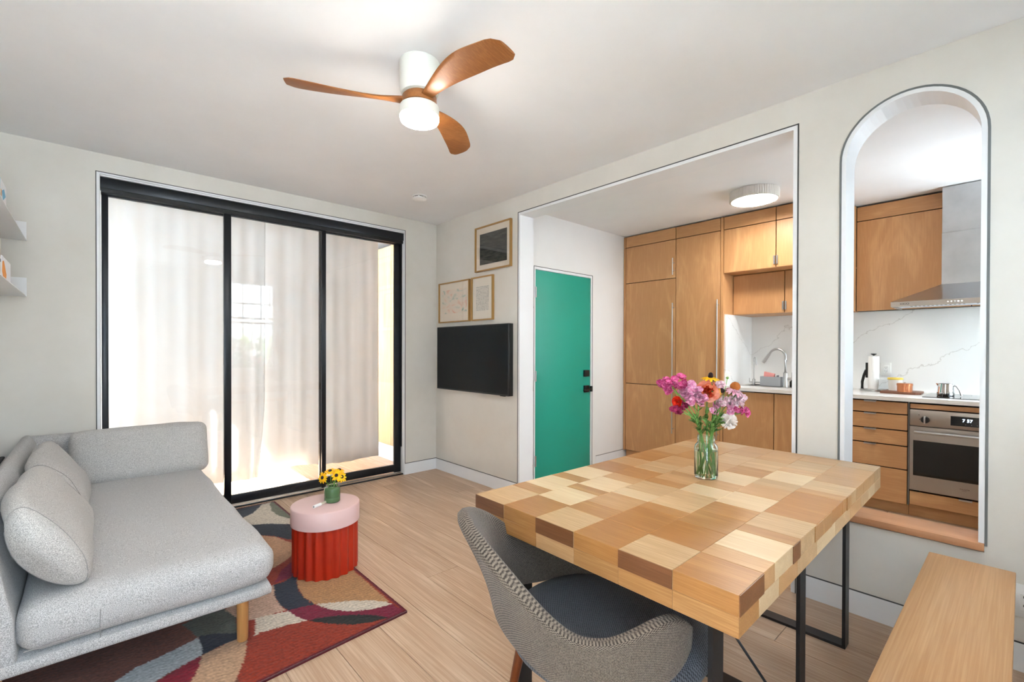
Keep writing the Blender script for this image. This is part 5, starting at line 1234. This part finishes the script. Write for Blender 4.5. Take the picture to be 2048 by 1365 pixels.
def bdaisy(i, head, nrm, label, R, pm, cm, cr, chh, npet, droop, name='yellow_daisy', pw=.34):
    t = thing(name, label, 'flower', tuple(foot(i)), 'bouquet in the glass jar'); rnd = random.Random(60 + i)
    pts = stem_pts(i, head); obj('stem', MB().tube(pts, .002, 7), STEM, t, smooth=True)
    n = Vector(nrm).normalized(); a = n.orthogonal().normalized(); b = n.cross(a); mb = MB()
    for k in range(npet):
        an = 2 * PI * (k + rnd.uniform(-.2, .2)) / npet; d = a * math.cos(an) + b * math.sin(an)
        petal(mb, Vector(head) + d * cr * .6, d - n * droop, n, (R - cr * .5) * rnd.uniform(.85, 1.1), R * pw, -.12, 4, 2, rnd=rnd)
    obj('petals', mb, pm, t, smooth=True, ang=80)
    c = MB().lathe([(cr * .8, -.002), (cr, chh * .2), (cr * .95, chh * .45), (cr * .75, chh * .75), (cr * .4, chh * .95), (0, chh)], (0, 0, 0), 16)
    mr_ = Matrix((a, b, n)).transposed(); c.v = [tuple(Vector(head) + mr_ @ Vector(v)) for v in c.v]
    obj('center', c, cm, t, smooth=True, ang=80)
    lb = MB(); leafy(lb, pts[2:], 4, .034, .010, rnd); obj('leaves', lb, LEAF, t, smooth=True)
bdaisy(11, (-.843, -3.35, 1.163), U3 * 1.0 + tocam * .18, 'yellow daisy with dark cone, highest in the bouquet', .038, YEL, DKB, .0105, .022, 13, .18)
bdaisy(12, (-.812, -3.379, 1.108), R3 * .85 + tocam * .45 + U3 * .1, 'yellow daisy with dark cone facing right, beside the rose', .030, YEL, DKB, .0095, .016, 11, .15)
bdaisy(13, (-.769, -3.417, 1.118), U3 * 1.0 + R3 * .2 + tocam * .25, 'coneflower with large orange cone on the right of the bouquet', .050, CONP, CONE, .0205, .028, 16, .55, 'coneflower', .26)
t = thing('flower_bud', 'white closed flower bud on a thin stem above the right of the bouquet', 'flower', tuple(foot(14)), 'bouquet in the glass jar')
bp = Vector((-.791, -3.397, 1.162)); obj('stem', MB().tube(stem_pts(14, bp), .0015, 7), STEM, t, smooth=True)
mb = MB()
for k in range(6):
    an = 2 * PI * k / 6; d = R3 * math.cos(an) + tocam * math.sin(an); petal(mb, bp, U3 + d * .35, d, .030, .020, -.3, 4, 3)
obj('petals', mb, WHP, t, smooth=True, ang=80); obj('calyx', MB().sphere(bp, .006, 10, 8), STEM, t, smooth=True)
# loose greenery in the neck of the jar
for i in range(15, 20):
    rnd = random.Random(i); a = i * 1.3; hp = Vector((JC[0], JC[1], .99)) + R3 * (.055 * math.cos(a)) + F3 * (.03 * math.sin(a)) + U3 * rnd.uniform(-.02, .03)
    t = thing('greenery_sprig', ['leafy green sprig at the left of the jar neck', 'leafy green sprig at the back left of the jar neck', 'leafy green sprig at the back of the jar neck', 'leafy green sprig at the right of the jar neck', 'leafy green sprig at the front of the jar neck'][i - 15], 'foliage', tuple(foot(i)), 'bouquet in the glass jar')
    pts = stem_pts(i, hp); obj('stem', MB().tube(pts, .0018, 6), STEM, t, smooth=True)
    lb = MB(); leafy(lb, pts[1:], 12, .042, .009, rnd); obj('leaves', lb, LEAF, t, smooth=True)
